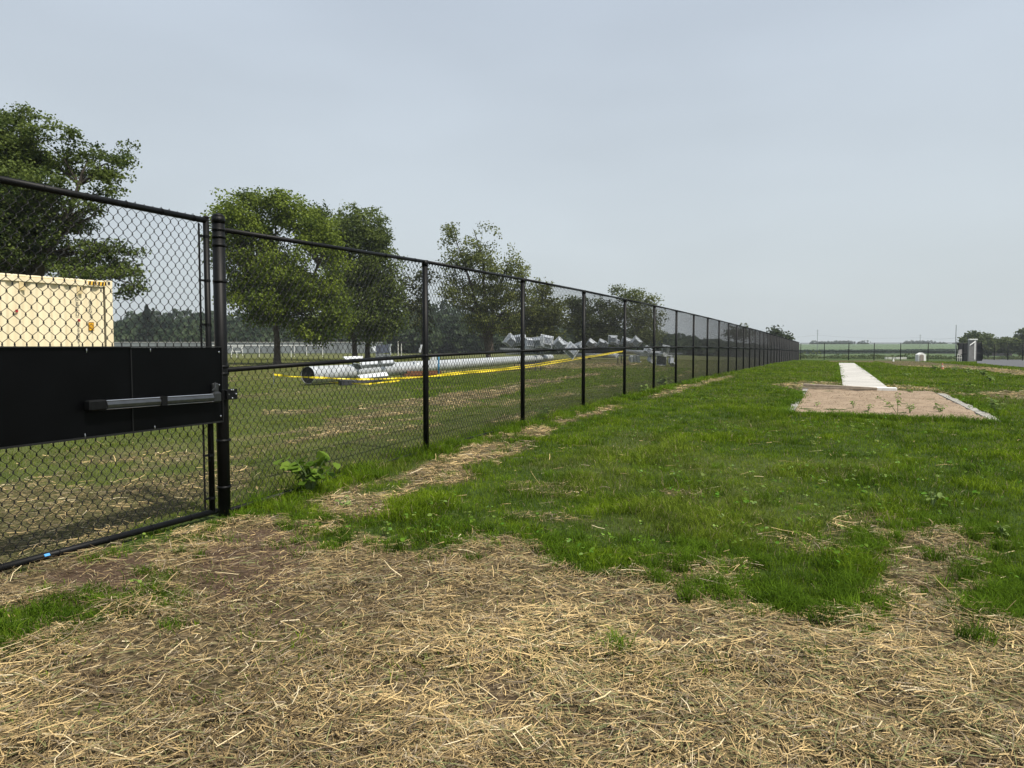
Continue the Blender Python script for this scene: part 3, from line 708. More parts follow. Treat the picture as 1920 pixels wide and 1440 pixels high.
def place_span(o, p, q, dv=0.0, base_len=3.05):
    d = q - p; L = d.length; o.location = p - FO; o.scale = (L / base_len, 1, 1)
    o.rotation_mode = 'XYZ'
    o.rotation_euler = (0, -math.asin(d.z / L), math.atan2(d.y, d.x))
def cp_(src, first):
    if first: return src
    o = src.copy(); col.objects.link(o); return o
first = True
for i, uu in enumerate(US):
    if i > 0:
        o = cp_(bp0, i == 1); o.parent = fence; o.location = FU(uu, 0, zg(uu)) - FO
    if i < len(US) - 1:
        a, b2 = uu, US[i + 1]
        off = .055 if i == 0 else 0
        def PT(u, v, dz): return FU(u, v, zg(u) + dz)
        for src, v, dz in ((rail0, 0, H - .005), (mid0, 0, 1.25), (bot0, 0, .035), (bay, -.034, .055)):
            o = cp_(src, i == 0); o.parent = fence
            if src is bay: place_span(o, PT(a + off, v, dz), PT(b2, v, dz))
            else:
                place_span(o, PT(a + (off or .03), v, dz), PT(b2 - .03, v, dz))
                if src is bot0 and i > 1: o.scale = (o.scale[0], .55, .55)
# knuckles poking above the top rail and tension bar beside the gate post
kb = MB()
for i in range(0, 9):
    a, b2 = US[i], US[i + 1]; n = int(3.05 / (2 * WCELL))
    for k in range(n):
        uu = a + .06 + (b2 - a - .1) * (k + .5) / n; z = zg(uu) + H + .016 + .004 * math.sin(k * 2.3)
        kb.tube([FU(uu - .006, -.034, z - .05), FU(uu - .004, -.03, z - .006), FU(uu + .003, -.028, z), FU(uu + .006, -.036, z - .05)], .0022, 4)
kb.build('mesh_knuckle_edge', M_wire, fence)
# end bay at the corner: far fence (its own thing), perpendicular
UE, VE0 = 110.1, 0.15
far_f = empty('far_chain_link_fence', FU(UE, VE0, zg(UE)), 'low looking black chain link fence crossing the field behind the pale runway', 'fence')
FO2 = far_f.location.copy()
pts = []
for k in range(7): pts.append(FU(UE - .62 * k, .15 + 3.05 * k, -.40 - .004 * k))
cornerp = pts[-1]
b = mk_post(H - .1, .05, cap=True)
p0 = b.build('post', M_black, far_f, origin=Vector((0, 0, 0)), smooth=True)
r0 = MB(); r0.tube([(0, 0, 0), (3.05, 0, 0)], .03, 8); rr0 = r0.build('top_rail', M_black, far_f, origin=Vector((0, 0, 0)))
mm0 = rr0.copy(); mm0.name = 'middle_rail'; col.objects.link(mm0); mm0.parent = far_f
me0 = link_mesh('chain_link_mesh', 3.05, 2.3, sides=3); me0.parent = far_f
def span2(o, p, q, org):
    d = q - p; L = d.length; o.location = p - org; o.scale = (L / 3.05, 1, 1); o.rotation_euler = (0, -math.asin(d.z / L), math.atan2(d.y, d.x))
for k, p in enumerate(pts):
    o = cp_(p0, k == 0); o.parent = far_f; o.location = p - FO2
    if k < len(pts) - 1:
        q = pts[k + 1]
        for src, dz in ((rr0, H - .1), (mm0, 1.22), (me0, .05)):
            o = cp_(src, k == 0); o.parent = far_f; span2(o, p + Vector((0, 0, dz)), q + Vector((0, 0, dz)), FO2)
# a second, farther fence right of the dark enclosure
tf = empty('trackside_chain_link_fence', P(1842, 674.5, 104), 'black chain link fence right of the dark enclosure behind the asphalt', 'fence')
FO3 = tf.location.copy()
xs = [1842, 1864, 1889.5, 1917, 1948, 1984]; pts3 = [P(x, 674.6 + .05 * i, 104 - 3.2 * i) for i, x in enumerate(xs)]
def cpo(src, parent, name=None):
    o = src.copy(); col.objects.link(o); o.parent = parent
    if name: o.name = name
    return o
for i, p in enumerate(pts3):
    o = cpo(p0, tf); o.location = p - FO3; o.scale = (1, 1, .95)
    if i < len(pts3) - 1:
        q = pts3[i + 1]
        for src, dz in ((rr0, 2.22), (mm0, 1.1), (me0, .03)):
            o = cpo(src, tf); span2(o, p + Vector((0, 0, dz)), q + Vector((0, 0, dz)), FO3); o.scale = (o.scale[0], 1, .95)

# ------------------------------------------------------------------ gate
GU1 = 6.495; GU0 = GU1 - 1.86; GT, GB = 2.487, .062
gate = empty('chain_link_gate', FU(GU1, 0, 0), 'black chain link gate with solid kick panel and push bar at left', 'gate')
b = MB(); b.tube([FU(GU1, 0, GB - .0), FU(GU1, 0, GT + .02)], .0242, 16); b.tube([FU(GU0, 0, GB), FU(GU0, 0, GT)], .0242, 16)
b.tube([FU(GU1, 0, GT + .018), FU(GU1, 0, GT + .03), FU(GU1, 0, GT + .04)], [.028, .026, .01], 14)
b.build('stile', M_black, gate, smooth=True)
b = MB(); b.tube([FU(GU0, 0, GT), FU(GU1, 0, GT)], .0242, 16)
for k in range(7):
    uu = GU1 - .12 - k * .30; 
    b.tube([FU(uu, 0, GT), FU(uu - .006, 0, GT)], .0275, 12)
b.build('top_rail', M_black, gate, smooth=True)
b = MB(); b.tube([FU(GU0, 0, GB), FU(GU1 + .045, 0, GB)], .0242, 16)
for k in range(7):
    uu = GU1 - .22 - k * .36; b.tube([FU(uu, 0, GB), FU(uu - .007, 0, GB)], .0275, 12)
b.build('bottom_rail', M_black, gate, smooth=True)
b = MB(); cm = FU(5.105, .0225, GB + .011); b.box(cm, (.035, .006, .018), Matrix.Rotation(fence_rotz(), 3, 'Z') @ Matrix.Rotation(R(-40), 3, 'X')); b.build('paint_mark', M_blue, gate)
gm = link_mesh('chain_link_mesh', GU1 - .035 - GU0, GT - GB - .02, sides=6); gm.parent = gate
gm.location = FU(GU0, -.012, GB + .01) - gate.location; gm.rotation_euler = (0, 0, fence_rotz())
b = MB()
n = 22
for k in range(n):
    uu = GU1 - .05 - k * 2 * WCELL; z = GT + .034 + .004 * math.sin(k * 1.7)
    b.tube([FU(uu - .007, -.012, z - .055), FU(uu - .005, -.01, z - .006), FU(uu + .003, -.006, z), FU(uu + .007, -.012, z - .055)], .0026, 5)
b.build('mesh_knuckle_edge', M_wire, gate)
b = MB(); b.box(FU(GU1 - .062, -.012, (GT + GB) / 2), (.016, .006, GT - GB - .06), Matrix.Rotation(fence_rotz(), 3, 'Z'))
for k in range(7):
    zz = GB + .12 + k * (GT - GB - .25) / 6; b.tube([FU(GU1, 0, zz - .01), FU(GU1, 0, zz + .01)], .0275, 12); b.box(FU(GU1 - .045, -.004, zz), (.06, .008, .018), Matrix.Rotation(fence_rotz(), 3, 'Z'))
b.build('tension_bar', M_black, gate)
# kick panel
RZ = Matrix.Rotation(fence_rotz(), 3, 'Z')
PZ0, PZ1 = .815, 1.444; PU1 = 6.575; PU0 = GU0 - .02
b = MB(); seam = 5.745
b.box(FU((PU0 + seam) / 2, .045, (PZ0 + PZ1) / 2), (seam - PU0, .003, PZ1 - PZ0), RZ)
b.box(FU((PU1 + seam) / 2 - .006, .0485, (PZ0 + PZ1) / 2), (PU1 - seam + .012, .003, PZ1 - PZ0 - .004), RZ)
pan = b.build('kick_panel', M_panel, gate)
b = MB()
b.box(FU((PU0 + PU1) / 2, .052, PZ1 + .004), (PU1 - PU0, .018, .008), RZ); b.box(FU((PU0 + PU1) / 2, .050, PZ0 + .006), (PU1 - PU0, .014, .012), RZ)
b.box(FU(PU1 + .004, .04, (PZ0 + PZ1) / 2), (.006, .04, PZ1 - PZ0), RZ); b.box(FU(seam - .004, .051, (PZ0 + PZ1) / 2), (.006, .003, PZ1 - PZ0 - .03), RZ)
b.build('panel_edge_trim', mat('worn_black_edge', (.006, .0065, .007), rough=.5, metal=.1), pan)
for (uu, zz, hh) in ((5.40, 1.424, .026), (5.90, 1.424, .024), (5.37, .838, .03), (5.92, .838, .026), (6.55, 1.405, .012), (6.545, 1.13, .012), (6.555, .868, .012)):
    b = MB(); b.tube([FU(uu, .054, zz - hh / 2), FU(uu, .056, zz), FU(uu, .054, zz + hh / 2)], .003 if hh > .02 else .006, 6); b.build('panel_tie', M_chrome, pan)
# push bar
bar = MB(); ub0, ub1 = 5.355, 6.46; zb = 1.045; sec = [(.075, -.030), (.105, -.030), (.120, -.019), (.124, .0), (.117, .020), (.098, .031), ]
n0 = len(bar.v)
for uu in (ub0 + .14, ub1 - .03):
    for v_, z_ in sec: bar.v.append(tuple(FU(uu, v_, zb + z_ + (uu - ub0) * -.012)))
for j in range(6): bar.f.append((n0 + j, n0 + (j + 1) % 6, n0 + 6 + (j + 1) % 6, n0 + 6 + j)); bar.mi.append(0)
bar.f += [(5, 4, 3, 2, 1, 0), (6, 7, 8, 9, 10, 11)]; bar.mi += [0, 0]
pb = bar.build('push_bar', M_bar, gate)
b = MB(); b.box(FU(ub0 + .075, .088, zb), (.13, .07, .074), RZ, bev=.01); b.build('end_cap', M_black, pb); b = MB(); b.box(FU(ub0 + .60, .098, zb - .006), (.05, .060, .070), RZ); b.build('centre_clip', M_black, pb)
b = MB(); zt = zb - .012
b.box(FU(ub1 + .02, .085, zt), (.085, .055, .086), RZ, bev=.012); b.box(FU(ub1 + .035, .062, zt + .06), (.06, .03, .11), RZ, bev=.008)
b.tube([FU(ub1 - .03, .10, zt + .055), FU(ub1 + .005, .095, zt + .075), FU(ub1 + .02, .08, zt + .12)], [.006, .009, .006], 8)
b.build('latch_head', mat('dark_grey_casting', (.035, .038, .04), rough=.35, metal=.5), pb)
zs = lambda uu: (uu - ub0) * -.012
b = MB(); b.tube([FU(ub0 + .14, .108, zb + .029 + zs(ub0 + .14)), FU(ub1 - .03, .108, zb + .029 + zs(ub1 - .03))], .0042, 6); b.build('highlight_strip', M_chrome, pb)  # bright strip added to draw the highlight along the bar's top
b = MB(); b.tube([FU(ub0 + .14, .110, zb - .031 + zs(ub0 + .14)), FU(ub1 - .03, .110, zb - .031 + zs(ub1 - .03))], .0022, 6); b.build('highlight_strip', M_chrome, pb)  # thinner highlight line added under the bar
# strike plate on the post
sp_ = empty('strike_plate', FU(US[0] + .03, .06, 1.04), 'small black strike plate with shiny bolts on the thick gate post', 'lock plate')
b = MB(); b.box(FU(US[0] + .03, .058, 1.045), (.17, .006, .092), RZ, bev=.003); b.box(FU(US[0] - .02, .075, 1.045), (.02, .03, .07), RZ); b.build('plate', M_black, sp_)
for du, dz in ((-.022, .0), (.062, .0), (.012, .036), (.032, .036), (.02, -.034)):
    b = MB(); c0 = FU(US[0] + .03 + du, .062, 1.045 + dz); nrm = FU(0, 1, 0) - FU(0, 0, 0)
    b.tube([c0, c0 + nrm * .008, c0 + nrm * .011], [.008, .008, .004], 8); b.build('bolt', M_chrome, sp_)

# ------------------------------------------------------------------ shipping container (long side parallel to view of its face)
def build_container():
    Pr = P(210, 527, 16.2); Pl = P(0, 510, 14.3); top = (Pr.z + Pl.z) / 2
    d = Vector((Pl.x - Pr.x, Pl.y - Pr.y, 0)).normalized(); nrm = Vector((-d.y, d.x, 0))      # nrm should point to camera side
    if nrm.dot(-Pr) < 0: nrm = -nrm
    zb = top - 2.9; O = Vector((Pr.x, Pr.y, zb)); Ln, Wd, Ht = 12.19, 2.44, 2.9
    root = empty('shipping_container', O, 'cream corrugated shipping container with black lettering behind the gate', 'container')
    def Q(a, b_, z): return O + d * a + nrm * b_ + Vector((0, 0, z))      # a along side, b outwards
    b = MB()
    # corrugated side: trapezoid profile between a=.22 and L-.22
    pitch = .278; prof = []; a = .20
    while a < Ln - .25:
        prof += [(a, 0), (a + .07, 0), (a + .138, -.045), (a + .208, -.045)]; a += pitch
    prof.append((Ln - .2, 0)); z0, z1 = .16, Ht - .13
    def wall(f, prof):
        n = len(b.v)
        for p in prof:
            b.v.append(tuple(f(p[0], p[1], z0))); b.v.append(tuple(f(p[0], p[1], z1)))
        for i in range(len(prof) - 1): b.f.append((n + 2 * i, n + 2 * i + 2, n + 2 * i + 3, n + 2 * i + 1)); b.mi.append(0)
    wall(lambda a, o, z: Q(a, -.02 + o, z), prof); wall(lambda a, o, z: Q(a, -Wd + .02 - o, z), prof)
    pe = []; a = .12
    while a < Wd - .2: pe += [(a, 0), (a + .07, 0), (a + .138, -.045), (a + .208, -.045)]; a += pitch
    pe.append((Wd - .1, 0)); wall(lambda a, o, z: Q(.02 - o, -a, z), pe); wall(lambda a, o, z: Q(Ln - .02 + o, -a, z), pe)
    b.build('side_wall', M_cont, root)
    b = MB(); rot = Matrix((d, nrm, Vector((0, 0, 1)))).transposed()
    k = 0; a = .1                                              # scalloped roof edge: raised corrugation ends
    b.box(Q(Ln / 2, -Wd / 2, Ht - .058), (Ln - .3, Wd - .05, .06), rot)
    while a < Ln - .3:
        b.box(Q(a + .10, -Wd / 2, Ht - .035), (.264, Wd - .03, .045), rot, bev=.012); a += pitch
    b.build('roof', M_cont, root)
    b = MB()
    b.box(Q(Ln / 2, -.025, Ht - .105), (Ln - .3, .07, .09), rot); b.box(Q(Ln / 2, -Wd + .025, Ht - .105), (Ln - .3, .07, .09), rot)
    b.box(Q(Ln / 2, -.025, .09), (Ln - .3, .06, .16), rot); b.box(Q(Ln / 2, -Wd + .025, .09), (Ln - .3, .06, .16), rot)
    b.build('side_rail', M_cont, root)
    for aa in (.08, Ln - .08):
        for bb in (-.08, -Wd + .08):
            b = MB(); b.box(Q(aa, bb, Ht / 2), (.16, .16, Ht - .02), rot); b.box(Q(aa, bb, Ht - .06), (.178, .166, .118), rot, bev=.006); b.box(Q(aa, bb, .06), (.178, .166, .118), rot, bev=.006)
            b.build('corner_post', M_cont, root)
    b = MB(); b.box(Q(.075, .0045, Ht - .06), (.05, .006, .07), rot); b.build('casting_hole_shade', M_inkb, root)  # black block on the surface paints the dark inside the hole
    for aa in (.70, 1.83):                                         # stained tabs below the top rail
        b = MB(); b.box(Q(aa, -.004, Ht - .245), (.10, .008, .17), rot); b.box(Q(aa + .058, .0, Ht - .25), (.014, .012, .24), rot); b.build('stain', M_cont_d, root)
    b = MB()                                                       # hazard stripes
    for a0 in (.16, .36):
        b.box(Q(a0 + .085, .016, Ht - .085), (.17, .004, .085), rot, m=0)
        for q in range(2):
            aa = a0 + .035 + q * .08; n = len(b.v)
            for (da, dz) in ((0, -.04), (.04, -.04), (.075 - .02, .04), (.015, .04)): b.v.append(tuple(Q(aa + .07 - da - .02, .0205, Ht - .085 + dz)))
            b.f.append((n, n + 1, n + 2, n + 3)); b.mi.append(1)
    b.build('hazard_stripe', [M_yel, M_inkb], root)
    for aa, zz in ((.745, 1.985), (1.96, 2.14)):
        b = MB(); c0 = Q(aa, .0, zz); b.tube([c0, c0 + nrm * .006], .030, 14); b.build('red_spot', M_red, root)
    # amber sticker with outline, gable and grid
    b = MB(); A, Zc = .49, 1.86
    b.box(Q(A, .002, Zc), (.115, .004, .19), rot, m=0)
    for (x_, z_, w_, h_) in ((0, .09, .115, .008), (0, -.09, .115, .008), (-.054, 0, .007, .19), (.054, 0, .007, .19), (0, .01, .10, .006), (0, -.02, .085, .005), (0, -.045, .085, .005), (-.035, -.03, .005, .09), (.035, -.03, .005, .09), (0, .075, .07, .004)):
        b.box(Q(A + x_, .0045, Zc + z_), (w_, .003, h_), rot, m=1)
    n = len(b.v)
    for x_, z_ in ((-.045, .02), (0, .062), (.045, .02), (.03, .02), (0, .045), (-.03, .02)): b.v.append(tuple(Q(A + x_, .0062, Zc + z_)))
    b.f.append((n, n + 1, n + 4, n + 5)); b.f.append((n + 1, n + 2, n + 3, n + 4)); b.mi += [1, 1]
    b.build('warning_sticker', [M_label, M_inkb], root)
    # vertical lettering
    def letter(ch, a, z, size, parent):
        cu = bpy.data.curves.new('t', 'FONT'); cu.body = ch; cu.size = size; cu.align_x = 'CENTER'; cu.extrude = .002; cu.space_character = 1
        to = bpy.data.objects.new('t', cu); col.objects.link(to); dg = bpy.context.evaluated_depsgraph_get()
        me = bpy.data.meshes.new_from_object(to.evaluated_get(dg)); bpy.data.objects.remove(to)
        M = Matrix((-d, Vector((0, 0, 1)), nrm)).transposed()
        if M.determinant() < 0: M = Matrix((d, Vector((0, 0, 1)), nrm)).transposed()
        out = []
        for v in me.vertices: out.append(Q(a, .004, z) + M @ Vector((v.co.x * .82, v.co.y, v.co.z)))
        return out, [tuple(p.vertices) for p in me.polygons]
    for txt, a, z0_, size, step in (('CBCU', .775, 2.50, .125, .112), ('45894', .765, 1.935, .125, .118), ('45G1', .50, 2.47, .125, .108)):
        lb = MB()
        for i, ch in enumerate(txt):
            vs, fs = letter(ch, a, z0_ - i * step - .09, size, root); n = len(lb.v); lb.v += [tuple(v) for v in vs]; lb.f += [tuple(n + k for k in f) for f in fs]; lb.mi += [0] * len(fs)
        lb.build('lettering', M_ink, root)
build_container()

# ------------------------------------------------------------------ light poles lying on the ground with floodlights
def lamp_mesh():
    """square floodlight: ribbed flat back, tapering shroud, visor; ~0.75 m, facing +Y"""
    h = MB(); s = .36
    rings = [(-.02, .22), (.0, .26), (.14, s), (.20, s + .01)]
    n = len(h.v)
    for y, q in rings:
        for a, c in ((-q, -q), (q, -q), (q, q), (-q, q)): h.v.append((a, y, c))
    for i in range(3):
        for j in range(4): h.f.append((n + 4 * i + j, n + 4 * i + (j + 1) % 4, n + 4 * i + 4 + (j + 1) % 4, n + 4 * i + 4 + j)); h.mi.append(0)
    h.f.append((n, n + 3, n + 2, n + 1)); h.mi.append(0)
    for k in range(7): h.box((-.2 + k * .066, -.05, 0), (.012, .06, .40))
    g = MB(); g.box((0, .17, 0), (.66, .012, .66)); 
    v = MB()
    n = len(v.v); q = s + .012
    pts_ = [(-q, .16, -q * .2), (-q, .20, q), (q, .20, q), (q, .16, -q * .2), (-q * .95, .42, q * .35), (-q, .46, q * 1.02), (q, .46, q * 1.02), (q * .95, .42, q * .35)]
    for p in pts_: v.v.append(p)
    v.f += [(n, n + 1, n + 5, n + 4), (n + 1, n + 2, n + 6, n + 5), (n + 2, n + 3, n + 7, n + 6)]; v.mi += [0] * 3
    for x in (-q - .004, q + .004): v.box((x, .31, .1), (.012, .30, .5))
    for x in (-q - .01, q + .01): v.box((x, .19, 0), (.045, .05, .82)); v.box((0, .19, x), (.70, .05, .045))
    for x in (-.21, .21): v.box((x, -.035, 0), (.03, .035, .50)); v.box((0, -.035, x), (.40, .035, .03))
    return h, g, v
lh, lg, lv = lamp_mesh(); O0 = Vector((0, 0, 0))
me_h = lh.build('floodlight', M_lamp, None, origin=O0); me_g = lg.build('lens', M_glassd, None, origin=O0); me_v = lv.build('visor', M_lampw, None, origin=O0)
lamp_used = [False]
def place_lamp(root, p, size, rx, ry, rz):
    if not lamp_used[0]: o, g, v = me_h, me_g, me_v; lamp_used[0] = True
    else:
        o, g, v = me_h.copy(), me_g.copy(), me_v.copy()
        for q in (o, g, v): col.objects.link(q)
    o.parent = root; g.parent = o; v.parent = o
    s = size / .76; o.location = p - root.location; o.scale = (s, s, s); o.rotation_euler = (R(rx), R(ry), R(rz))
    return o
# pole one
A1 = P(577, 703.5, 25.6); B1 = P(1033, 672, 46.5); A1.z = .42; B1.z = .74
lp1 = empty('light_pole', Vector((A1.x, A1.y, 0)), 'long galvanised light pole lying nearest the fence with wrapped floodlights at its far end', 'light pole', 'light poles lying behind the fence')
b = MB(); n_ = 12
segs = [A1.lerp(B1, k / n_) for k in range(n_ + 1)]
b.tube(segs, [.315 - .12 * k / n_ for k in range(n_ + 1)], 32, cap=False)
b.build('shaft', M_galv, lp1, smooth=True)
dd = (B1 - A1).normalized()
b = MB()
b.tube([A1 + dd * .03, A1 + dd * .5], .300, 28); b.build('bore_shade_plug', M_dark, lp1)  # capped black plug paints the dark inside the hollow pole
b = MB()
for i in range(28):
    t0 = 2 * math.pi * i / 28; t1 = 2 * math.pi * (i + 1) / 28
    side = dd.cross(Vector((0, 0, 1))).normalized(); up = side.cross(dd)
    q = []
    for t, r_ in ((t0, .318), (t1, .318), (t1, .303), (t0, .303)): q.append(A1 - dd * .004 + (side * math.cos(t) + up * math.sin(t)) * r_)
    b.quad(q)
b.build('rim', M_galvd, lp1)
for f_ in (.30, .47, .62):                      # sleeve joints
    b = MB(); c0 = A1.lerp(B1, f_); r_ = .315 - .12 * f_ + .014; b.tube([c0 - dd * .09, c0 + dd * .09], r_, 28); b.build('sleeve', M_galv, lp1, smooth=True)
b = MB(); cr = P(1010, 655, 45.0); b.box(cr, (5.0, .12, .12), Matrix.Rotation(R(12), 3, 'Z') @ Matrix.Rotation(R(1), 3, 'Y')); b.box(P(1010, 663, 45.2), (4.2, .12, .12), Matrix.Rotation(R(8), 3, 'Z')); b.build('crossarm', M_galvd, lp1)
for (x, y, sz, ry, rz, rx) in ((958, 641, .80, 38, 12, 15), (972, 637, .72, -8, -30, -5), (994, 643, .72, 4, 20, -10), (1008, 643, .70, -6, -18, 10), (1026, 639, .84, 10, 8, -15), (1021, 655, .66, -32, 10, 20), (1047, 646, .76, 45, -10, 5), (1062, 650, .60, 25, 30, 8), (1074, 656, .84, 40, 14, -12), (1084, 652, .62, -20, -30, 14)):
    place_lamp(lp1, P(x, y, 43.5 + (x % 7) * .25), sz * .92, rx, ry, rz)
# bracket assembly lying on the near part of pole one
br = empty('crossarm_bracket', P(705, 720, 27.5), 'folded grey and white crossarm bracket resting against the near end of the light pole', 'bracket')
def slab4(mb, pts, th, m=0):
    pts = [Vector(p) for p in pts]; nn = (pts[1] - pts[0]).cross(pts[2] - pts[0]).normalized() * th; n = len(mb.v)
    for p in pts: mb.v.append(tuple(p))
    for p in pts: mb.v.append(tuple(p + nn))
    k = len(pts); mb.f.append(tuple(n + i for i in range(k))); mb.mi.append(m); mb.f.append(tuple(n + 2 * k - 1 - i for i in range(k))); mb.mi.append(m)
    for i in range(k): mb.f.append((n + i, n + (i + 1) % k, n + k + (i + 1) % k, n + k + i)); mb.mi.append(m)
b = MB(); slab4(b, [P(672, 686, 27.2), P(741, 681, 27.6), P(735, 686.5, 27.6), P(668, 692, 27.2)], .05); slab4(b, [P(660, 681, 27.0), P(674, 683, 27.0), P(679, 692, 27.1), P(668, 693, 27.1)], .04)
slab4(b, [P(708, 676, 27.1), P(714, 675, 27.1), P(716, 682, 27.1), P(711, 683, 27.1)], .03)
b.build('dark_channel', M_galvd, br)
b = MB(); slab4(b, [P(672, 678, 27.6), P(707, 675.5, 27.7), P(711, 681.5, 27.6), P(680, 684, 27.5)], .02); slab4(b, [P(714, 675, 27.8), P(734, 673.5, 27.8), P(741, 679, 27.7), P(715, 681.5, 27.7)], .02); b.build('white_flange', M_lampw, br)
b = MB(); slab4(b, [P(670, 703, 26.6), P(724, 697, 26.9), P(729, 704.5, 26.8), P(676, 709.5, 26.5)], .02); b.build('white_flange', M_lampw, br)
b = MB(); slab4(b, [P(642, 668.5, 27.5), P(680, 667.5, 27.7), P(682, 675, 27.6), P(650, 676, 27.4)], .03); b.build('white_flange', M_lampw, br)
b = MB(); slab4(b, [P(661, 712, 26.2), P(727, 706.5, 26.6), P(722, 711, 26.5), P(668, 721.5, 26.1)], .05); b.build('shadow_plate', M_screen, br)  # dark slab stands in for the shadow under the bracket
# upright open luminaire box behind the pole
ub = empty('crossarm_box', P(718, 668, 29.5), 'dark upright panel with white side flanges standing behind the near light pole', 'bracket')
b = MB(); slab4(b, [P(704, 648.5, 29), P(728, 645.5, 29.2), P(729, 661, 29.2), P(705, 664, 29)], .05); b.build('panel', mat('blue_grey_panel', (.05, .06, .085), rough=.5, var=.4, scale=3), ub)
b = MB(); slab4(b, [P(697, 651, 28.8), P(704, 649, 28.9), P(706, 660, 28.9), P(702, 658, 28.8)], .03); b.build('flange', M_lampw, ub)
b = MB(); slab4(b, [P(728.5, 645, 28.9), P(734, 644.5, 28.8), P(731.5, 651, 28.8), P(732.5, 665, 28.8), P(730, 666, 28.9)], .03); b.build('flange', M_lampw, ub)
b = MB(); b.box(P(718, 667.5, 29.1), (.6, .2, .16), Matrix.Rotation(R(12), 3, 'Z')); b.build('foot', M_galvd, ub)
# white gusset behind post two
gs = empty('pole_gusset', P(812, 690, 30.4), 'white triangular gusset plate beside the blue stake on the light pole', 'plate')
b = MB(); slab4(b, [P(804, 690, 30.2), P(806, 676, 30.2), P(813, 665, 30.3), P(817, 665, 30.4), P(819, 676, 30.4), P(812, 690, 30.3)], .03); b.build('plate', M_lampw, gs)
b = MB(); slab4(b, [P(784, 660, 31.2), P(789, 646, 31.3), P(792, 646, 31.3), P(789, 661, 31.3)], .03); b.build('lug', M_lampw, gs)
# cribbing
cb = empty('timber_cribbing', P(648, 722, 26.0), 'dark timber block supporting the near end of the light pole', 'timber block')
b = MB(); b.box(P(648, 717.5, 26.1), (.42, .6, .20), Matrix.Rotation(R(25), 3, 'Z'), bev=.015); b.build('block', M_screen, cb)
b = MB(); b.box(P(652, 712.0, 26.15), (.34, .5, .08), Matrix.Rotation(R(32), 3, 'Z')); b.build('wedge', M_galvd, cb)
rs = empty('rusty_steel_stand', P(790, 716, 30), 'rust brown stack of steel beams under the light pole beside the fence post', 'stand')
b = MB()
for k, (x0, x1, y0, y1, Y) in enumerate(((755, 828, 703, 700, 30.4), (758, 800, 708, 706.5, 30.1), (762, 826, 698, 696.5, 30.9), (764, 780, 714, 713, 30.0), (770, 822, 705.5, 702.5, 31.1))):
    p, q = P(x0, y0, Y), P(x1, y1, Y + .7); mid = (p + q) / 2; d_ = q - p
    b.box(mid, (d_.length, .11, .085), Matrix.Rotation(math.atan2(d_.y, d_.x), 3, 'Z') @ Matrix.Rotation(-math.asin(d_.z / d_.length), 3, 'Y'))
b.build('beam', M_rust, rs)
for x in (751.5, 757):
    b = MB(); b.tube([P(x, 722, 29.9), P(x, 699, 29.9)], .022, 8); b.build('leg', M_screen, rs)
bs = MB(); bs.tube([P(822.5, 712, 30.0), P(822.5, 669, 30.0)], .042, 10); bs.tube([P(822.5, 668.5, 30.0), P(822.5, 666.5, 30.0)], .05, 10)
tag(bs.build('blue_stake', M_bluest, smooth=True), 'thin blue upright stake standing in front of the light pole', 'stake')
# far stand of pole one
fs = empty('trestle_stand', P(1000, 692, 42), 'dark trestle holding up the far end of the near light pole', 'stand')
b = MB()
for x in (965, 1004, 1014): b.tube([P(x, 697, 41.5), P(x, 676, 41.8)], .035, 6)
b.box(P(990, 680.5, 42.0), (1.7, .12, .12), Matrix.Rotation(R(20), 3, 'Z')); b.box(P(1012, 680, 44.4), (1.4, .12, .12), Matrix.Rotation(R(5), 3, 'Z')); b.build('frame', M_screen, fs)
# pole two
A2 = P(1082, 666.5, 66); B2 = P(1264, 667.5, 50.5)
lp2 = empty('light_pole', Vector((A2.x, A2.y, 0)), 'second galvanised light pole lying farther away with floodlights standing and hanging along it', 'light pole', 'light poles lying behind the fence')
b = MB(); b.tube([A2, A2.lerp(B2, .48)], [.20, .185], 20); b.tube([P(1171, 659, 57), P(1248, 664.5, 51)], [.15, .19], 20); b.tube([P(1160, 666.5, 58), P(1264, 667.5, 51.5)], [.06, .06], 8); b.build('shaft', M_galv, lp2, smooth=True)
d2 = (B2 - A2).normalized()
b = MB(); b.box(P(1150, 657, 59), (6.2, .14, .14), Matrix.Rotation(R(-14), 3, 'Z')); b.box(P(1130, 661, 60), (5.2, .5, .18), Matrix.Rotation(R(-14), 3, 'Z')); b.build('crossarm', M_screen, lp2)
b = MB(); b.box(P(1240, 663, 51.6), (3.0, .12, .12), Matrix.Rotation(R(-10), 3, 'Z')); b.build('crossarm', M_galvd, lp2)
for (x, y, Y, sz, ry, rz, rx) in ((1106, 645, 60, .66, 35, -25, 10), (1116, 646, 60.2, .5, 20, 35, 0), (1127, 645, 59.6, .66, 25, -20, 8), (1138, 647, 59.8, .5, 15, 40, 5), (1150, 637, 59, .74, 2, 6, 0), (1159, 642, 59.3, .56, 12, 45, 0), (1172, 642, 58.6, .74, 20, -15, 10), (1180, 643, 58.5, .6, -15, 10, 0), (1192, 642, 58, .80, 42, -10, 6),
                                 (1216, 657, 52.5, .56, 35, 15, 0), (1247, 656, 51, .56, 12, -20, 14),
                                 (1180, 673, 55, .5, 80, 60, 160), (1187, 673, 55, .5, 85, 60, 170), (1194, 672, 54.6, .56, 80, 60, 175), (1216, 673, 53, .5, 20, 60, 190), (1240, 675, 51.5, .72, 3, -10, 185), (1256, 678, 51, .66, 30, 60, 175)):
    place_lamp(lp2, P(x, y, Y), sz * .95, rx, ry, rz)
b = MB()
for x in (1158.5, 1165): b.tube([P(x, 681, 57.5), P(x, 667, 57.5)], .035, 6)
b.build('prop_leg', M_screen, lp2)

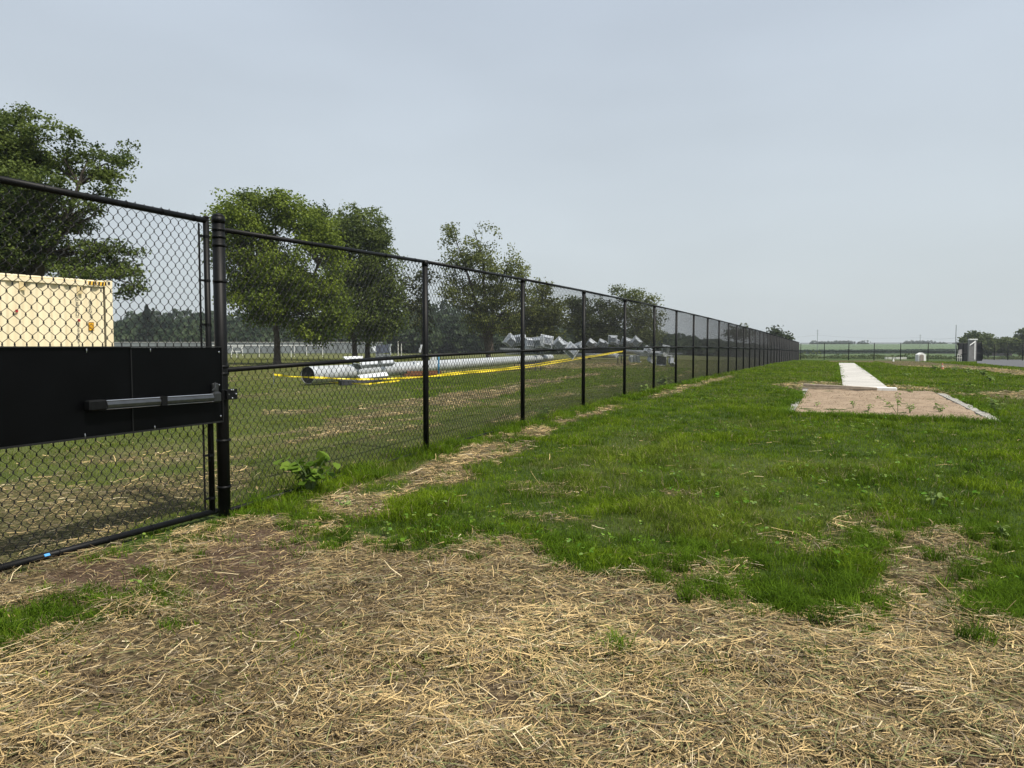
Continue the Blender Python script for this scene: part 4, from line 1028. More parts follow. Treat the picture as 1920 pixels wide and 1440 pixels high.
# caution tape
def ribbon(name, pts, h, label, cat):
    b = MB(); P3 = []
    for i in range(len(pts) - 1):
        a, q = P(*pts[i]), P(*pts[i + 1]); k = 8
        for j in range(k):
            t = j / k; p = a.lerp(q, t); P3.append(p)
    P3.append(P(*pts[-1])); n = len(P3)
    for i, p in enumerate(P3):
        tw = math.sin(i * .9) * .5; hh = h * (.75 + .25 * math.sin(i * .5)); b.v.append((p.x, p.y - math.sin(tw) * hh / 2, p.z - math.cos(tw) * hh / 2)); b.v.append((p.x, p.y + math.sin(tw) * hh / 2, p.z + math.cos(tw) * hh / 2))
    for i in range(n - 1): b.f.append((2 * i, 2 * i + 2, 2 * i + 3, 2 * i + 1)); b.mi.append(0)
    o = b.build(name, M_tape); tag(o, label, cat); return o
ribbon('caution_tape', [(513, 702, 25), (545, 706, 24.8), (600, 708, 24.6), (650, 710.5, 25), (700, 711, 25.3), (752, 709, 26), (800, 706, 28), (850, 702, 30), (905, 697, 32), (980, 690, 35), (1040, 680.5, 40), (1094, 671.5, 46), (1171, 659, 58)], .075, 'yellow caution tape strung low across the near light pole and on to the far poles', 'tape')
ribbon('caution_tape', [(1176, 657, 59), (1094, 669, 47), (1040, 677, 41), (985, 685.5, 36.5), (950, 690, 34.5), (870, 697, 31), (820, 702, 29.5)], .06, 'upper yellow caution tape strand running beside the longer one toward the far floodlights', 'tape')
ribbon('caution_tape', [(618, 716.5, 27.0), (640, 718, 26.5), (690, 720, 25.0), (718, 717, 25.2), (750, 713.5, 26.2)], .06, 'short slack yellow tape strand sagging onto the grass under the near pole', 'tape')
st_tpl = None
for (x, y0, y1, Y, lb) in ((513, 712, 700, 25, 'short thin stake tying the left end of the caution tape'), (1094.5, 680, 669, 46.5, 'thin stake holding the caution tape behind the third bare fence post')):
    b = MB(); b.tube([P(x, y0 + 8, Y), P(x, y1 - 1, Y)], .012, 6); tag(b.build('tape_stake', M_galvd), lb, 'stake')

# ------------------------------------------------------------------ trees
def tree(name, label, cat, base, lobes, leaf, nclump, per, cr, c1, c2, trunk_r, seed, group=None, stems=None, nbr=60, flat=.7, shell=.45, parts=True, mt=None, gap=.0):
    rs_ = np.random.default_rng(seed); rd = random.Random(seed)
    bx, by = base; bz = g1(bx, by)
    root = empty(name, Vector((bx, by, bz)), label, cat, group) if parts else None
    org = Vector((bx, by, bz))
    vol = np.array([l[3] * l[4] * l[5] for l in lobes]) ** .85; vol /= vol.sum()
    ch = rs_.choice(len(lobes), nclump, p=vol); L = np.array(lobes)[ch]
    d = rs_.normal(size=(nclump, 3)); d /= np.linalg.norm(d, axis=1)[:, None]
    rad = rs_.random(nclump) ** shell
    Cc = L[:, :3] + d * L[:, 3:6] * rad[:, None]
    if gap > 0:
        q = fbm(Cc[:, 0] * .45 + Cc[:, 2] * .3, Cc[:, 2] * .45 + Cc[:, 1] * .2, seed, 3); Cc = Cc[q > gap * .6]
    nc = len(Cc)
    ctone = rs_.random(nc)
    zt = (Cc[:, 2] - Cc[:, 2].min()) / (np.ptp(Cc[:, 2]) + 1e-6)
    crs = cr * (.55 + .9 * rs_.random(nc)); cnt = np.maximum(4, (per * (crs / cr) ** 1.6).astype(int))
    idx = np.repeat(np.arange(nc), cnt); n = len(idx)
    off = np.clip(rs_.normal(size=(n, 3)), -1.7, 1.7) * .5; off[:, 2] *= flat
    C = Cc[idx] + off * crs[idx][:, None]
    nr = rs_.normal(size=(n, 3)); nr[:, 2] += 1.0; nr += off * .5
    sz = leaf * (.6 + .8 * rs_.random(n))
    tt = np.clip(.65 * ctone[idx] + .45 * rs_.random(n) - .05, 0, 1)
    tint = lerp(c1, c2, tt)
    V, f, npf, tc_ = leaf_cards(C, nr, sz, .75, tint)
    V = V - np.array(org, dtype=np.float32)
    o = np_mesh('foliage', V, f, npf, mt or M_leaf, {'tint': tc_}, parent=root)
    # trunk and limbs
    top = max(l[2] for l in lobes); b = MB()
    stems = stems or [[(bx, by, bz - .2), (bx, by, bz + (top - bz) * .45), (bx + rd.uniform(-.3, .3), by, top)]]
    fine = []
    for sm in stems:
        pts_ = []; k = 10
        for i in range(k + 1):
            t = i / k * (len(sm) - 1); j = min(int(t), len(sm) - 2); p = Vector(sm[j]).lerp(Vector(sm[j + 1]), t - j)
            if i not in (0, k): p += Vector((rd.uniform(-1, 1), rd.uniform(-1, 1), 0)) * trunk_r * .35
            pts_.append(p)
        b.tube(pts_, [trunk_r * (1.25 if i == 0 else 1 - .88 * i / k) for i in range(k + 1)], 9); fine.append(pts_)
    for q in range(nbr):
        c = Vector(Cc[rd.randrange(nc)]); 
        sp2 = min(fine, key=lambda s_: min((Vector((p.x, p.y, 0)) - Vector((c.x, c.y, 0))).length for p in s_))
        cand = [(i, p) for i, p in enumerate(sp2) if 2 <= i <= 8]
        hd = [abs((c.z - p.z) - .55 * (Vector((p.x - c.x, p.y - c.y, 0))).length) for i, p in cand]
        i0, p0_ = cand[hd.index(min(hd))]
        if c.z < p0_.z - .5 * (c - p0_).length: pass
        m1 = p0_.lerp(c, .4) + Vector((rd.uniform(-1, 1), rd.uniform(-1, 1), rd.uniform(0, 1.2))) * (c - p0_).length * .08
        m2 = p0_.lerp(c, .75) + Vector((rd.uniform(-1, 1), rd.uniform(-1, 1), rd.uniform(0, 1))) * (c - p0_).length * .08
        r0_ = trunk_r * (1 - .85 * i0 / 10) * rd.uniform(.25, .55)
        b.tube([p0_, m1, m2, c], [r0_, r0_ * .65, r0_ * .35, r0_ * .1], 5, cap=False)
    to = b.build('trunk', M_bark, root)
    return root
def LB(px, py, Y, rx, ry, dy=0, rd_=None):
    p = P(px, py, Y); k = Y / F; return (p.x, p.y + dy, p.z, rx * k, (rd_ if rd_ is not None else rx) * k, ry * k)

# 1: big maple behind the container
Y = 31
lob = [LB(35, 340, Y, 70, 80), LB(-60, 330, Y, 120, 120), LB(60, 430, Y, 80, 70), LB(-80, 480, Y, 140, 100)]
for (x, y, rx, ry) in ((25, 222, 20, 26), (-15, 232, 34, 26), (60, 250, 24, 26), (75, 238, 12, 20), (110, 262, 26, 24), (150, 258, 16, 22), (165, 285, 26, 18), (215, 272, 14, 16), (205, 300, 26, 16), (232, 306, 20, 10), (130, 310, 40, 26), (60, 300, 40, 28), (190, 335, 34, 16), (236, 342, 20, 9), (150, 360, 44, 22), (215, 372, 28, 12), (80, 370, 44, 26),
                       (245, 366, 14, 7), (190, 400, 34, 14), (120, 415, 44, 20), (70, 450, 46, 20), (200, 470, 40, 14), (245, 478, 22, 9), (160, 500, 52, 20), (220, 505, 44, 16), (262, 520, 18, 12), (190, 525, 50, 14), (60, 495, 60, 18), (235, 545, 34, 12), (20, 400, 50, 30), (255, 455, 14, 7), (10, 280, 50, 30), (-40, 280, 40, 26)):
    lob.append(LB(x * .96 - 2, y - 6, Y, rx * 1.05, ry * 1.15, random.uniform(-1.5, 1.5), rx * 1.3))
px0 = ground_hit(45, 700)
tree('broadleaf_tree', 'large dark green broadleaf tree rising behind the cream container', 'tree', (P(45, 600, Y).x, Y), lob, .105, 1650, 62, .42, (.028, .052, .012), (.155, .20, .045), .26, 11, nbr=230, gap=.34, flat=.5,
     stems=[[(P(50, 600, Y).x, Y, -.2), (P(58, 520, Y).x, Y, P(58, 520, Y).z), (P(50, 380, Y).x, Y, P(50, 380, Y).z), (P(45, 240, Y).x, Y, P(45, 240, Y).z)], [(P(56, 540, Y).x, Y, P(56, 540, Y).z), (P(120, 420, Y).x, Y, P(120, 420, Y).z), (P(165, 300, Y).x, Y, P(165, 300, Y).z)], [(P(56, 540, Y).x, Y, P(56, 540, Y).z), (P(-30, 420, Y).x, Y + 1, P(-30, 420, Y).z), (P(-40, 280, Y).x, Y + 1, P(-40, 280, Y).z)]])
# 2: yellow green tree
Y = 56
lob = [LB(480, 410, Y, 62, 48), LB(530, 400, Y, 50, 42), LB(440, 400, Y, 38, 38), LB(590, 440, Y, 50, 48), LB(460, 480, Y, 70, 60), LB(560, 500, Y, 88, 70), LB(610, 560, Y, 46, 60), LB(520, 560, Y, 80, 50), LB(450, 540, Y, 40, 40), LB(590, 610, Y, 45, 32), LB(500, 590, Y, 40, 24), LB(625, 590, Y, 32, 36), LB(470, 372, Y, 26, 18), LB(520, 368, Y, 30, 14), LB(420, 440, Y, 24, 44), LB(595, 625, Y, 26, 18)]
tree('broadleaf_tree', 'full yellow green tree with one straight trunk between gate post and second post', 'tree', (P(520, 683, Y).x, Y), lob, .17, 1050, 66, .72, (.036, .066, .012), (.235, .30, .038), .28, 12, nbr=110, gap=.44,
     stems=[[(P(520, 683, Y).x, Y, -.2), (P(519, 600, Y).x, Y, P(519, 600, Y).z), (P(522, 500, Y).x, Y, P(522, 500, Y).z), (P(515, 380, Y).x, Y, P(515, 380, Y).z)], [(P(520, 600, Y).x, Y, P(520, 600, Y).z), (P(580, 540, Y).x, Y, P(580, 540, Y).z), (P(610, 470, Y).x, Y, P(610, 470, Y).z)], [(P(520, 590, Y).x, Y, P(520, 590, Y).z), (P(465, 530, Y).x, Y, P(465, 530, Y).z), (P(445, 420, Y).x, Y, P(445, 420, Y).z)]])
# 3: darker tree just behind it, two trunks
Y = 72
lob = [LB(680, 440, Y, 52, 50), LB(640, 450, Y, 40, 42), LB(700, 500, Y, 52, 62), LB(660, 540, Y, 62, 70), LB(715, 560, Y, 38, 46), LB(690, 605, Y, 62, 36), LB(735, 600, Y, 30, 26), LB(600, 420, Y, 28, 30), LB(660, 402, Y, 22, 20), LB(715, 440, Y, 20, 22), LB(745, 555, Y, 16, 22), LB(590, 405, Y, 24, 18), LB(640, 600, Y, 40, 26)]
tree('broadleaf_tree', 'taller dark green tree with two close trunks right behind the yellow green tree', 'tree', (P(672, 676, Y).x, Y), lob, .20, 820, 58, .80, (.032, .054, .014), (.16, .205, .045), .28, 13, nbr=100, gap=.46,
     stems=[[(P(668, 677, Y).x, Y, -.2), (P(660, 610, Y).x, Y, P(660, 610, Y).z), (P(655, 500, Y).x, Y, P(655, 500, Y).z), (P(650, 430, Y).x, Y, P(650, 430, Y).z)], [(P(686, 677, Y).x, Y + 1, -.2), (P(686, 600, Y).x, Y + 1, P(686, 600, Y).z), (P(690, 500, Y).x, Y + 1, P(690, 500, Y).z), (P(685, 420, Y).x, Y, P(685, 420, Y).z)]])
# 4: sparse airy cottonwood
Y = 78
lob = [LB(848, 440, Y, 26, 20), LB(838, 466, Y, 20, 14), LB(890, 440, Y, 24, 22), LB(925, 455, Y, 22, 30), LB(900, 480, Y, 45, 30), LB(860, 490, Y, 34, 26), LB(925, 500, Y, 34, 34), LB(962, 480, Y, 20, 24), LB(975, 508, Y, 28, 24), LB(950, 530, Y, 45, 36), LB(900, 550, Y, 55, 40), LB(860, 545, Y, 40, 26), LB(945, 590, Y, 45, 40), LB(900, 605, Y, 40, 26), LB(985, 560, Y, 30, 34), LB(845, 520, Y, 20, 14)]
tree('cottonwood_tree', 'sparse airy tree with several rising stems between the second and third posts', 'tree', (P(915, 672, Y).x, Y), lob, .20, 560, 34, .75, (.045, .065, .018), (.20, .225, .06), .26, 14, nbr=110, gap=.62,
     stems=[[(P(918, 675, Y).x, Y, -.2), (P(905, 610, Y).x, Y, P(905, 610, Y).z), (P(880, 520, Y).x, Y, P(880, 520, Y).z), (P(850, 435, Y).x, Y, P(850, 435, Y).z)], [(P(918, 660, Y).x, Y, P(918, 660, Y).z), (P(910, 560, Y).x, Y, P(910, 560, Y).z), (P(905, 490, Y).x, Y, P(905, 490, Y).z), (P(888, 430, Y).x, Y, P(888, 430, Y).z)], [(P(920, 660, Y).x, Y, P(920, 660, Y).z), (P(925, 560, Y).x, Y, P(925, 560, Y).z), (P(960, 480, Y).x, Y, P(960, 480, Y).z)]])
Y = 84
tree('broadleaf_tree', 'rounded olive green tree between the third and fourth posts above the floodlights', 'tree', (P(1010, 672, Y).x, Y), [LB(1005, 590, Y, 42, 34), LB(1028, 580, Y, 30, 30), LB(985, 610, Y, 42, 28), LB(1040, 606, Y, 20, 22), LB(1000, 630, Y, 50, 20), LB(1015, 545, Y, 18, 14)], .23, 260, 52, .9, (.030, .045, .012), (.16, .18, .04), .2, 15, nbr=30, gap=.3)
Y = 80
tree('broadleaf_tree', 'thin leaved small tree seen just left of the second bare post', 'tree', (P(792, 668, Y).x, Y), [LB(775, 525, Y, 22, 20), LB(790, 560, Y, 24, 18), LB(800, 520, Y, 16, 24), LB(770, 570, Y, 24, 16), LB(790, 600, Y, 24, 24)], .26, 80, 22, .85, (.035, .05, .02), (.12, .13, .05), .12, 16, nbr=40, gap=.5)
Y = 95
tree('broadleaf_tree', 'dark bushy tree partly hidden by the fourth fence post', 'tree', (P(1105, 668, Y).x, Y), [LB(1080, 575, Y, 20, 16), LB(1110, 580, Y, 34, 26), LB(1130, 600, Y, 42, 36), LB(1090, 605, Y, 30, 24), LB(1120, 632, Y, 50, 20), LB(1070, 560, Y, 12, 8)], .25, 230, 50, .9, (.026, .04, .014), (.11, .135, .04), .2, 17, nbr=40, gap=.5)
tree('cottonwood_tree', 'feathery pale green tree top showing above the rail between fifth and sixth posts', 'tree', (P(1195, 668, Y).x, Y), [LB(1170, 552, Y, 22, 13), LB(1200, 556, Y, 26, 14), LB(1222, 566, Y, 16, 9), LB(1185, 585, Y, 45, 28), LB(1215, 600, Y, 30, 26), LB(1190, 625, Y, 50, 22), LB(1155, 545, Y, 10, 5)], .22, 260, 32, .8, (.045, .065, .02), (.19, .215, .07), .2, 18, nbr=60, gap=.6)
Y = 150
tree('broadleaf_tree', 'small dark tree crown peeking over the fence near its far corner', 'tree', (P(1463, 672, Y).x, Y), [LB(1455, 624, Y, 12, 8), LB(1470, 626, Y, 12, 7), LB(1463, 635, Y, 20, 12), LB(1475, 634, Y, 8, 8)], .42, 60, 22, 1.1, (.02, .032, .014), (.06, .08, .03), .2, 19, nbr=14)
tree('broadleaf_tree', 'tiny tree top just showing over the distant fence rail', 'tree', (P(1394, 672, Y).x, Y), [LB(1397, 611, Y, 8, 4), LB(1388, 625, Y, 22, 12)], .42, 40, 20, 1.1, (.025, .038, .014), (.08, .10, .035), .2, 20, nbr=10)
# right hand far trees
Y = 190
for i, (bx, lbs, lab) in enumerate([
        (1826, [LB(1826, 634, Y, 17, 11), LB(1820, 645, Y, 20, 14), LB(1836, 642, Y, 14, 14)], 'round grey green tree directly behind the tall grey cabinet'),
        (1852, [LB(1850, 639, Y, 12, 11), LB(1856, 650, Y, 12, 14), LB(1843, 652, Y, 14, 14)], 'round tree just right of the tall cabinet behind the fence'),
        (1886, [LB(1886, 642, Y, 12, 8), LB(1880, 650, Y, 14, 10), LB(1894, 648, Y, 12, 10)], 'low tree behind the red roofed house'),
        (1918, [LB(1916, 634, Y, 10, 14), LB(1912, 648, Y, 16, 14), LB(1930, 632, Y, 20, 20), LB(1922, 650, Y, 24, 16)], 'dark tree cut by the right edge of the photo')]):
    tree('broadleaf_tree', lab, 'tree', (P(bx, 672, Y + i * 6).x, Y + i * 6), lbs, .50, 100, 50, 1.1, (.035, .055, .022), (.14, .175, .065), .3, 30 + i, group='trees beyond the asphalt', nbr=10)

# woodland masses
def canopy(name, label, items, leaf, per, c1, c2, seed, conif=.0):
    rs_ = np.random.default_rng(seed); C = []; Nn = []; S = []; T = []
    for (x, y, zb, h, r) in items:
        tone = rs_.random(); con = rs_.random() < conif
        n = per; t = rs_.random(n); a = rs_.random(n) * 2 * np.pi
        if con:
            zz = zb + h * (.12 + .95 * t); rr = r * .75 * (1 - t) ** .8 * (.5 + .6 * rs_.random(n)) * (1 + .25 * np.sin(t * 40))
        else:
            zz = zb + h * (.25 + .8 * t); rr = r * np.sqrt(np.clip(1 - (2 * t - .9) ** 2 / 1.3, 0.02, 1)) * (.6 + .45 * rs_.random(n))
        C.append(np.stack([x + rr * np.cos(a), y + rr * np.sin(a), zz], 1))
        nr = rs_.normal(size=(n, 3)) * .8; nr[:, 0] += np.cos(a) * .5; nr[:, 1] += np.sin(a) * .5; nr[:, 2] += .6; Nn.append(nr)
        S.append(leaf * (.6 + .8 * rs_.random(n))); T.append(lerp(c1, c2, np.clip(.6 * tone + .5 * rs_.random(n) - .1, 0, 1)) * (.8 if con else 1))
    V, f, npf, tt = leaf_cards(np.concatenate(C), np.concatenate(Nn), np.concatenate(S), .8, np.concatenate(T))
    o = np_mesh(name, V, f, npf, M_leaf, {'tint': tt}); tag(o, label, 'woodland', kind='stuff'); return o
items = []
tops = [(150, 600), (215, 598), (260, 585), (310, 584), (370, 581), (440, 588), (520, 590), (600, 590), (700, 590), (760, 577), (800, 570), (860, 572), (930, 585), (1000, 604), (1060, 606), (1130, 612), (1230, 618), (1330, 628), (1440, 636), (1480, 642)]
rd = random.Random(5)
for row, (Yr, sc, stp) in enumerate(((330, 1.0, 17), (285, .86, 16), (245, .70, 16), (215, .50, 15))):
    x = 120 + row * 5
    while x < 1430:
        ty = np.interp(x, [t[0] for t in tops], [t[1] for t in tops]); hpx = (650 - ty) * sc * rd.uniform(.86, 1.06)
        h = max(3.0, hpx * Yr / F + 1.6); p = P(x, 650, Yr + rd.uniform(-10, 10)); r = rd.uniform(2.6, 4.4)
        items.append((p.x, p.y, g1(p.x, p.y) - 1.0, h + 1.0, r)); x += stp * rd.uniform(.45, .9)
canopy('woodland', 'dark blue green wooded hillside stretching along the horizon behind the poles', items, 1.5, 170, (.022, .040, .020), (.075, .105, .045), 3, conif=.15)
# the one pine that stands above the wood
p = P(277, 655, 205)
lob = []
pine = empty('pine_tree', Vector((p.x, p.y, g1(p.x, p.y))), 'dark conical pine standing above the wood right of the container', 'tree')
rs_ = np.random.default_rng(8); n = 2600; t = rs_.random(n) ** 1.1; a = rs_.random(n) * 6.283; hh = P(277, 573, 205).z - pine.location.z
rr = 3.2 * (1 - t) ** .75 * (.35 + .65 * rs_.random(n)) * (1 + .35 * np.sin(t * 34)); C = np.stack([rr * np.cos(a), rr * np.sin(a), hh * (.12 + .9 * t) - rr * .15], 1)
nr = rs_.normal(size=(n, 3)); nr[:, 2] += 1
V, f, npf, tt = leaf_cards(C, nr, .55 * (.6 + .8 * rs_.random(n)), .5, lerp((.012, .022, .014), (.035, .052, .026), rs_.random(n))); np_mesh('foliage', V, f, npf, M_leaf, {'tint': tt}, parent=pine)
b = MB(); b.tube([pine.location + Vector((0, 0, -.3)), pine.location + Vector((0, 0, hh * .95))], [.3, .04], 8); b.build('trunk', M_bark, pine)
# brush beyond the far fence and corn belt
items = []
for k in range(230):
    x = rd.uniform(1440, 2080); Yr = rd.uniform(122, 210); p = P(x, 660, Yr)
    if 1700 < x < 1800 and rd.random() < .3: continue
    items.append((p.x, p.y, g1(p.x, p.y) - .3, rd.uniform(.4, 1.1) + (.5 if rd.random() < .06 else 0), rd.uniform(1.0, 2.6)))
canopy('hedgerow_brush', 'low mixed brush and tall weeds growing beyond the far fence', items, .30, 70, (.045, .070, .028), (.15, .18, .075), 4)
items = []
rd = random.Random(9)
for k in range(900):
    x = rd.uniform(1380, 2150); p = P(x, 660, 1); a = p.x; Yr = rd.uniform(455, 500); items.append((a * Yr, Yr, g1(a * Yr, Yr) - .8, 2.5, 3.4))
canopy('corn_crop', 'dark green belt of standing corn across the low ground', items, 1.0, 34, (.018, .034, .014), (.036, .060, .022), 6)
# field crop on the hill: a sheet just over the terrain
def sheet(name, r0, r1, a0, a1, nr_, na, zo, mt, kind='structure', rag=0.0):
    b = MB()
    for i in range(nr_ + 1):
        for j in range(na + 1):
            r_ = r0 + (r1 - r0) * i / nr_; a_ = R(a0 + (a1 - a0) * j / na); x, y = r_ * math.sin(a_), r_ * math.cos(a_)
            b.v.append((x, y, g1(x, y) + zo + rag * (float(fbm(np.array([x * .05]), np.array([y * .05]), 5, 2)[0]) - .5)))
    for i in range(nr_):
        for j in range(na): q = i * (na + 1) + j; b.f.append((q, q + na + 1, q + na + 2, q + 1)[::-1]); b.mi.append(0)
    return tag(b.build(name, mt, smooth=True), kind=kind)
sheet('crop_field', 520, 2300, 14, 46, 30, 60, .8, mat('soy_crop', (.060, .105, .035), rough=1, scale=.02, col2=(.085, .135, .048), bump=0), rag=1.0)
items = []
for k in range(60):
    x = rd.choice([rd.uniform(1480, 2050), rd.gauss(1720, 12), rd.gauss(1560, 20)]); p = P(x, 660, 1); Yr = rd.uniform(1080, 1150); items.append((p.x * Yr, Yr, g1(p.x * Yr, Yr) - 1, rd.uniform(3, 7), rd.uniform(4, 9)))
canopy('distant_trees', 'thin row of distant trees along the top of the crop field', items, 2.6, 40, (.03, .045, .025), (.06, .08, .04), 12)

# ------------------------------------------------------------------ ball field fence and goals at far left
bf = empty('windscreen_fence', P(440, 663, 150), 'long fence with grey windscreen and tall pale posts across the far left field', 'fence')
xs = np.arange(150, 735, 21.0); Yf = 150
b = MB(); 
for i in range(len(xs) - 1):
    a, q = P(xs[i], 642 + .3 * math.sin(i), Yf), P(xs[i + 1], 642, Yf); a0, q0 = P(xs[i], 662.3, Yf), P(xs[i + 1], 662.3, Yf); slab4(b, [a0, q0, q, a], .03)
b.build('windscreen', M_net, bf)
for i, x in enumerate(xs):
    b = MB(); b.tube([P(x, 664, Yf - .1), P(x, 635.5 + 1.2 * math.sin(i * 2.1), Yf - .1)], .04, 6); b.build('post', M_galvd, bf)
b = MB(); b.tube([P(xs[0], 641.8, Yf - .1), P(xs[-1], 641.8, Yf - .1)], .04, 5); b.build('top_rail', M_whited, bf)
wr = empty('white_rail_fence', P(500, 668, 112), 'low white rail on posts in front of the grey windscreen fence', 'rail')
b = MB(); b.tube([P(398, 647.8, 112), P(605, 647.5, 112)], .055, 6); b.build('rail', M_white, wr)
for x, yb in ((405, 668), (424, 668), (455, 666), (486, 668), (546, 669), (552, 668), (575, 666), (605, 668)):
    b = MB(); b.tube([P(x, yb + 1, 112), P(x, 647.6, 112)], .045, 6); b.build('post', M_white, wr)
gl = empty('small_goal_frame', P(443, 670, 104), 'small white rectangular goal frame on two legs left of the nearest tree trunk', 'goal')
b = MB(); fr = [P(436, 650.5, 104), P(453, 650.5, 104), P(453, 658.8, 104), P(436, 658.8, 104)]
for i in range(4): b.tube([fr[i], fr[(i + 1) % 4]], .05, 6)
b.build('frame', M_white, gl)
for x in (434, 444):
    b = MB(); b.tube([P(x, 671, 104), P(x, 658, 104)], .045, 6); b.build('leg', M_white, gl)
bk = empty('wooden_post_stand', P(750, 668, 95), 'pair of pale posts with a small crossbeam left of the second bare post', 'stand')
for x in (746.5, 752.5):
    b = MB(); b.tube([P(x, 671, 95), P(x, 640 if x < 750 else 643, 95)], .07, 6); b.build('post', M_whited, bk)
b = MB(); b.box(P(755, 642, 95), (1.05, .2, .18)); b.build('crossbeam', M_screen, bk)

# ------------------------------------------------------------------ right hand far things
Yc = 87.5
cb_ = empty('tall_cabinet', P(1823, 679, Yc), 'tall narrow grey cabinet with white top and white edge beside the dark enclosure', 'cabinet')
b = MB(); pbx = P(1822.5, 658, Yc); b.box(pbx, (.80, .7, 2.75), Matrix.Rotation(R(-22), 3, 'Z')); b.build('body', M_greyp, cb_)
b = MB(); b.box(P(1824, 636.8, Yc - .1), (.90, .8, .16), Matrix.Rotation(R(-22), 3, 'Z'), bev=.03); b.build('top', M_white, cb_)
b = MB(); slab4(b, [P(1818, 646.8, Yc - .8), P(1818.2, 648.2, Yc - .8), P(1829, 641, Yc - .6), P(1829, 638.5, Yc - .6)], .03); slab4(b, [P(1827.5, 640, Yc - .62), P(1829.2, 640, Yc - .62), P(1828.6, 674, Yc - .62), P(1827.0, 674, Yc - .62)], .03); b.build('white_edge_strip', M_white, cb_)
en = empty('screened_enclosure', P(1818, 679, 90), 'dark windscreen covered cage standing at the end of the far fence', 'enclosure')
b = MB(); slab4(b, [P(1797, 678, 89.5), P(1841, 679.5, 88.8), P(1841, 643.5, 88.8), P(1797, 644.5, 89.5)], .04); slab4(b, [P(1798, 676, 93), P(1840, 676.5, 93), P(1840, 645, 93), P(1798, 645, 93)], .04); b.build('screen', M_screen, en)
for x, yt in ((1797, 643.5), (1806, 643.5), (1815.5, 643), (1840.5, 641.5)):
    b = MB(); b.tube([P(x, 679.5, 88.7), P(x, yt, 88.7)], .055, 8); b.build('post', M_black, en)
b = MB(); b.tube([P(1797, 644, 88.7), P(1841, 643, 88.7)], .04, 6); b.tube([P(1797, 661.8, 88.7), P(1841, 662.2, 88.7)], .04, 6); b.build('rail', M_black, en)
dh = empty('gabled_box', P(1729, 678.5, 86), 'small white gabled box with tan front standing before the far fence', 'box')
def pent(x0, x1, yb, ye, yp, Y): return [P(x0, yb, Y), P(x1, yb, Y), P(x1, ye, Y), P((x0 + x1) / 2, yp, Y), P(x0, ye, Y)]
b = MB(); slab4(b, pent(1722.2, 1736.3, 678.3, 664.8, 661.2, 86)[::-1], .7); b.build('shell', M_white, dh)
b = MB(); slab4(b, pent(1724.2, 1732.0, 678.3, 666.3, 664.6, 85.97), .02); b.build('front_panel', M_tan, dh)
ut = empty('white_rack', P(1797, 679, 86), 'small pale metal rack standing left of the dark enclosure', 'rack')
b = MB()
for x in (1795.5, 1798.5, 1802): b.tube([P(x, 679, 86), P(x, 664 + (x - 1795) * .3, 86)], .04, 6)
b.tube([P(1794, 671, 86), P(1803.5, 671, 86)], .04, 6); b.tube([P(1795, 664.5, 86), P(1802, 666, 86)], .04, 6); b.build('frame', M_whited, ut)
b = MB(); slab4(b, [P(1796, 664, 86.2), P(1803, 664, 86.2), P(1803, 655, 86.2), P(1797, 656, 86.2)], .05); b.build('board', M_greyp, ut)
lw = empty('low_white_barrier', P(1680, 674, 112), 'broken row of low white panels on the ground beyond the far fence', 'barrier')
for x0, x1 in ((1658.5, 1661.5), (1664, 1671), (1674, 1676), (1678, 1698)):
    b = MB(); slab4(b, [P(x0, 673.5, 112), P(x1, 673.5, 112), P(x1, 669.5, 112), P(x0, 669.5, 112)], .3); b.build('panel', M_whited, lw)
b = MB(); c0 = P(1675, 679, 84); b.tube([c0, c0 + Vector((0, 0, .12)), c0 + Vector((0, 0, .38)), c0 + Vector((0, 0, .42))], [.14, .11, .04, .02], 10); tag(b.build('white_marker', M_white), 'small white cone shaped marker in the grass before the far fence', 'marker')
mk = empty('marker_cone', P(1767, 693, 42), 'small faded orange and white marker standing among weeds on the right', 'marker')
c0 = P(1766.8, 694, 42)
b = MB(); b.box(c0 + Vector((0, 0, .02)), (.2, .2, .03), bev=.008); b.tube([c0 + Vector((0, 0, .03)), c0 + Vector((0, 0, .20))], [.085, .055], 14); b.tube([c0 + Vector((0, 0, .28)), c0 + Vector((0, 0, .42))], [.042, .018], 14); b.build('cone', M_orange, mk)
b = MB(); b.tube([c0 + Vector((0, 0, .20)), c0 + Vector((0, 0, .28))], [.0555, .0425], 14); b.build('white_band', M_whited, mk)
# house
hs = empty('house', P(1881, 667, 380), 'distant brown house with a terracotta hip roof at the right', 'house')
def hb(mb, x0, x1, y0, y1, Y, dep): slab4(mb, [P(x0, y0, Y), P(x0, y1, Y), P(x1, y1, Y), P(x1, y0, Y)], dep)
b = MB(); slab4(b, [P(1864, 667, 380), P(1898, 667, 380), P(1898, 660, 380), P(1864, 660, 380)][::-1], 8); b.build('wall', M_wall, hs)
b = MB(); e0 = [P(1860, 660.2, 378), P(1901, 660.2, 378), P(1901, 660.2, 390), P(1860, 660.2, 390)]; r0_, r1_ = P(1875, 655.2, 384), P(1894, 655.2, 384)
b.quad([e0[0], e0[1], r1_, r0_]); b.quad([e0[1], e0[2], r1_]); b.quad([e0[2], e0[3], r0_, r1_]); b.quad([e0[3], e0[0], r0_]); b.quad([e0[3], e0[2], e0[1], e0[0]]); b.build('roof', M_roof, hs)
for x in (1870, 1880, 1890):
    b = MB(); slab4(b, [P(x, 665, 379.7), P(x + 2.5, 665, 379.7), P(x + 2.5, 662.2, 379.7), P(x, 662.2, 379.7)], .1); b.build('window', M_glassd, hs)
bg_ = empty('farm_building', P(1862, 652, 900), 'pale grey roofed building far off between the right trees', 'building')
b = MB(); slab4(b, [P(1858, 652, 900), P(1872, 652, 900), P(1872, 640, 900), P(1858, 640, 900)][::-1], 15); b.build('wall', M_greyp, bg_)
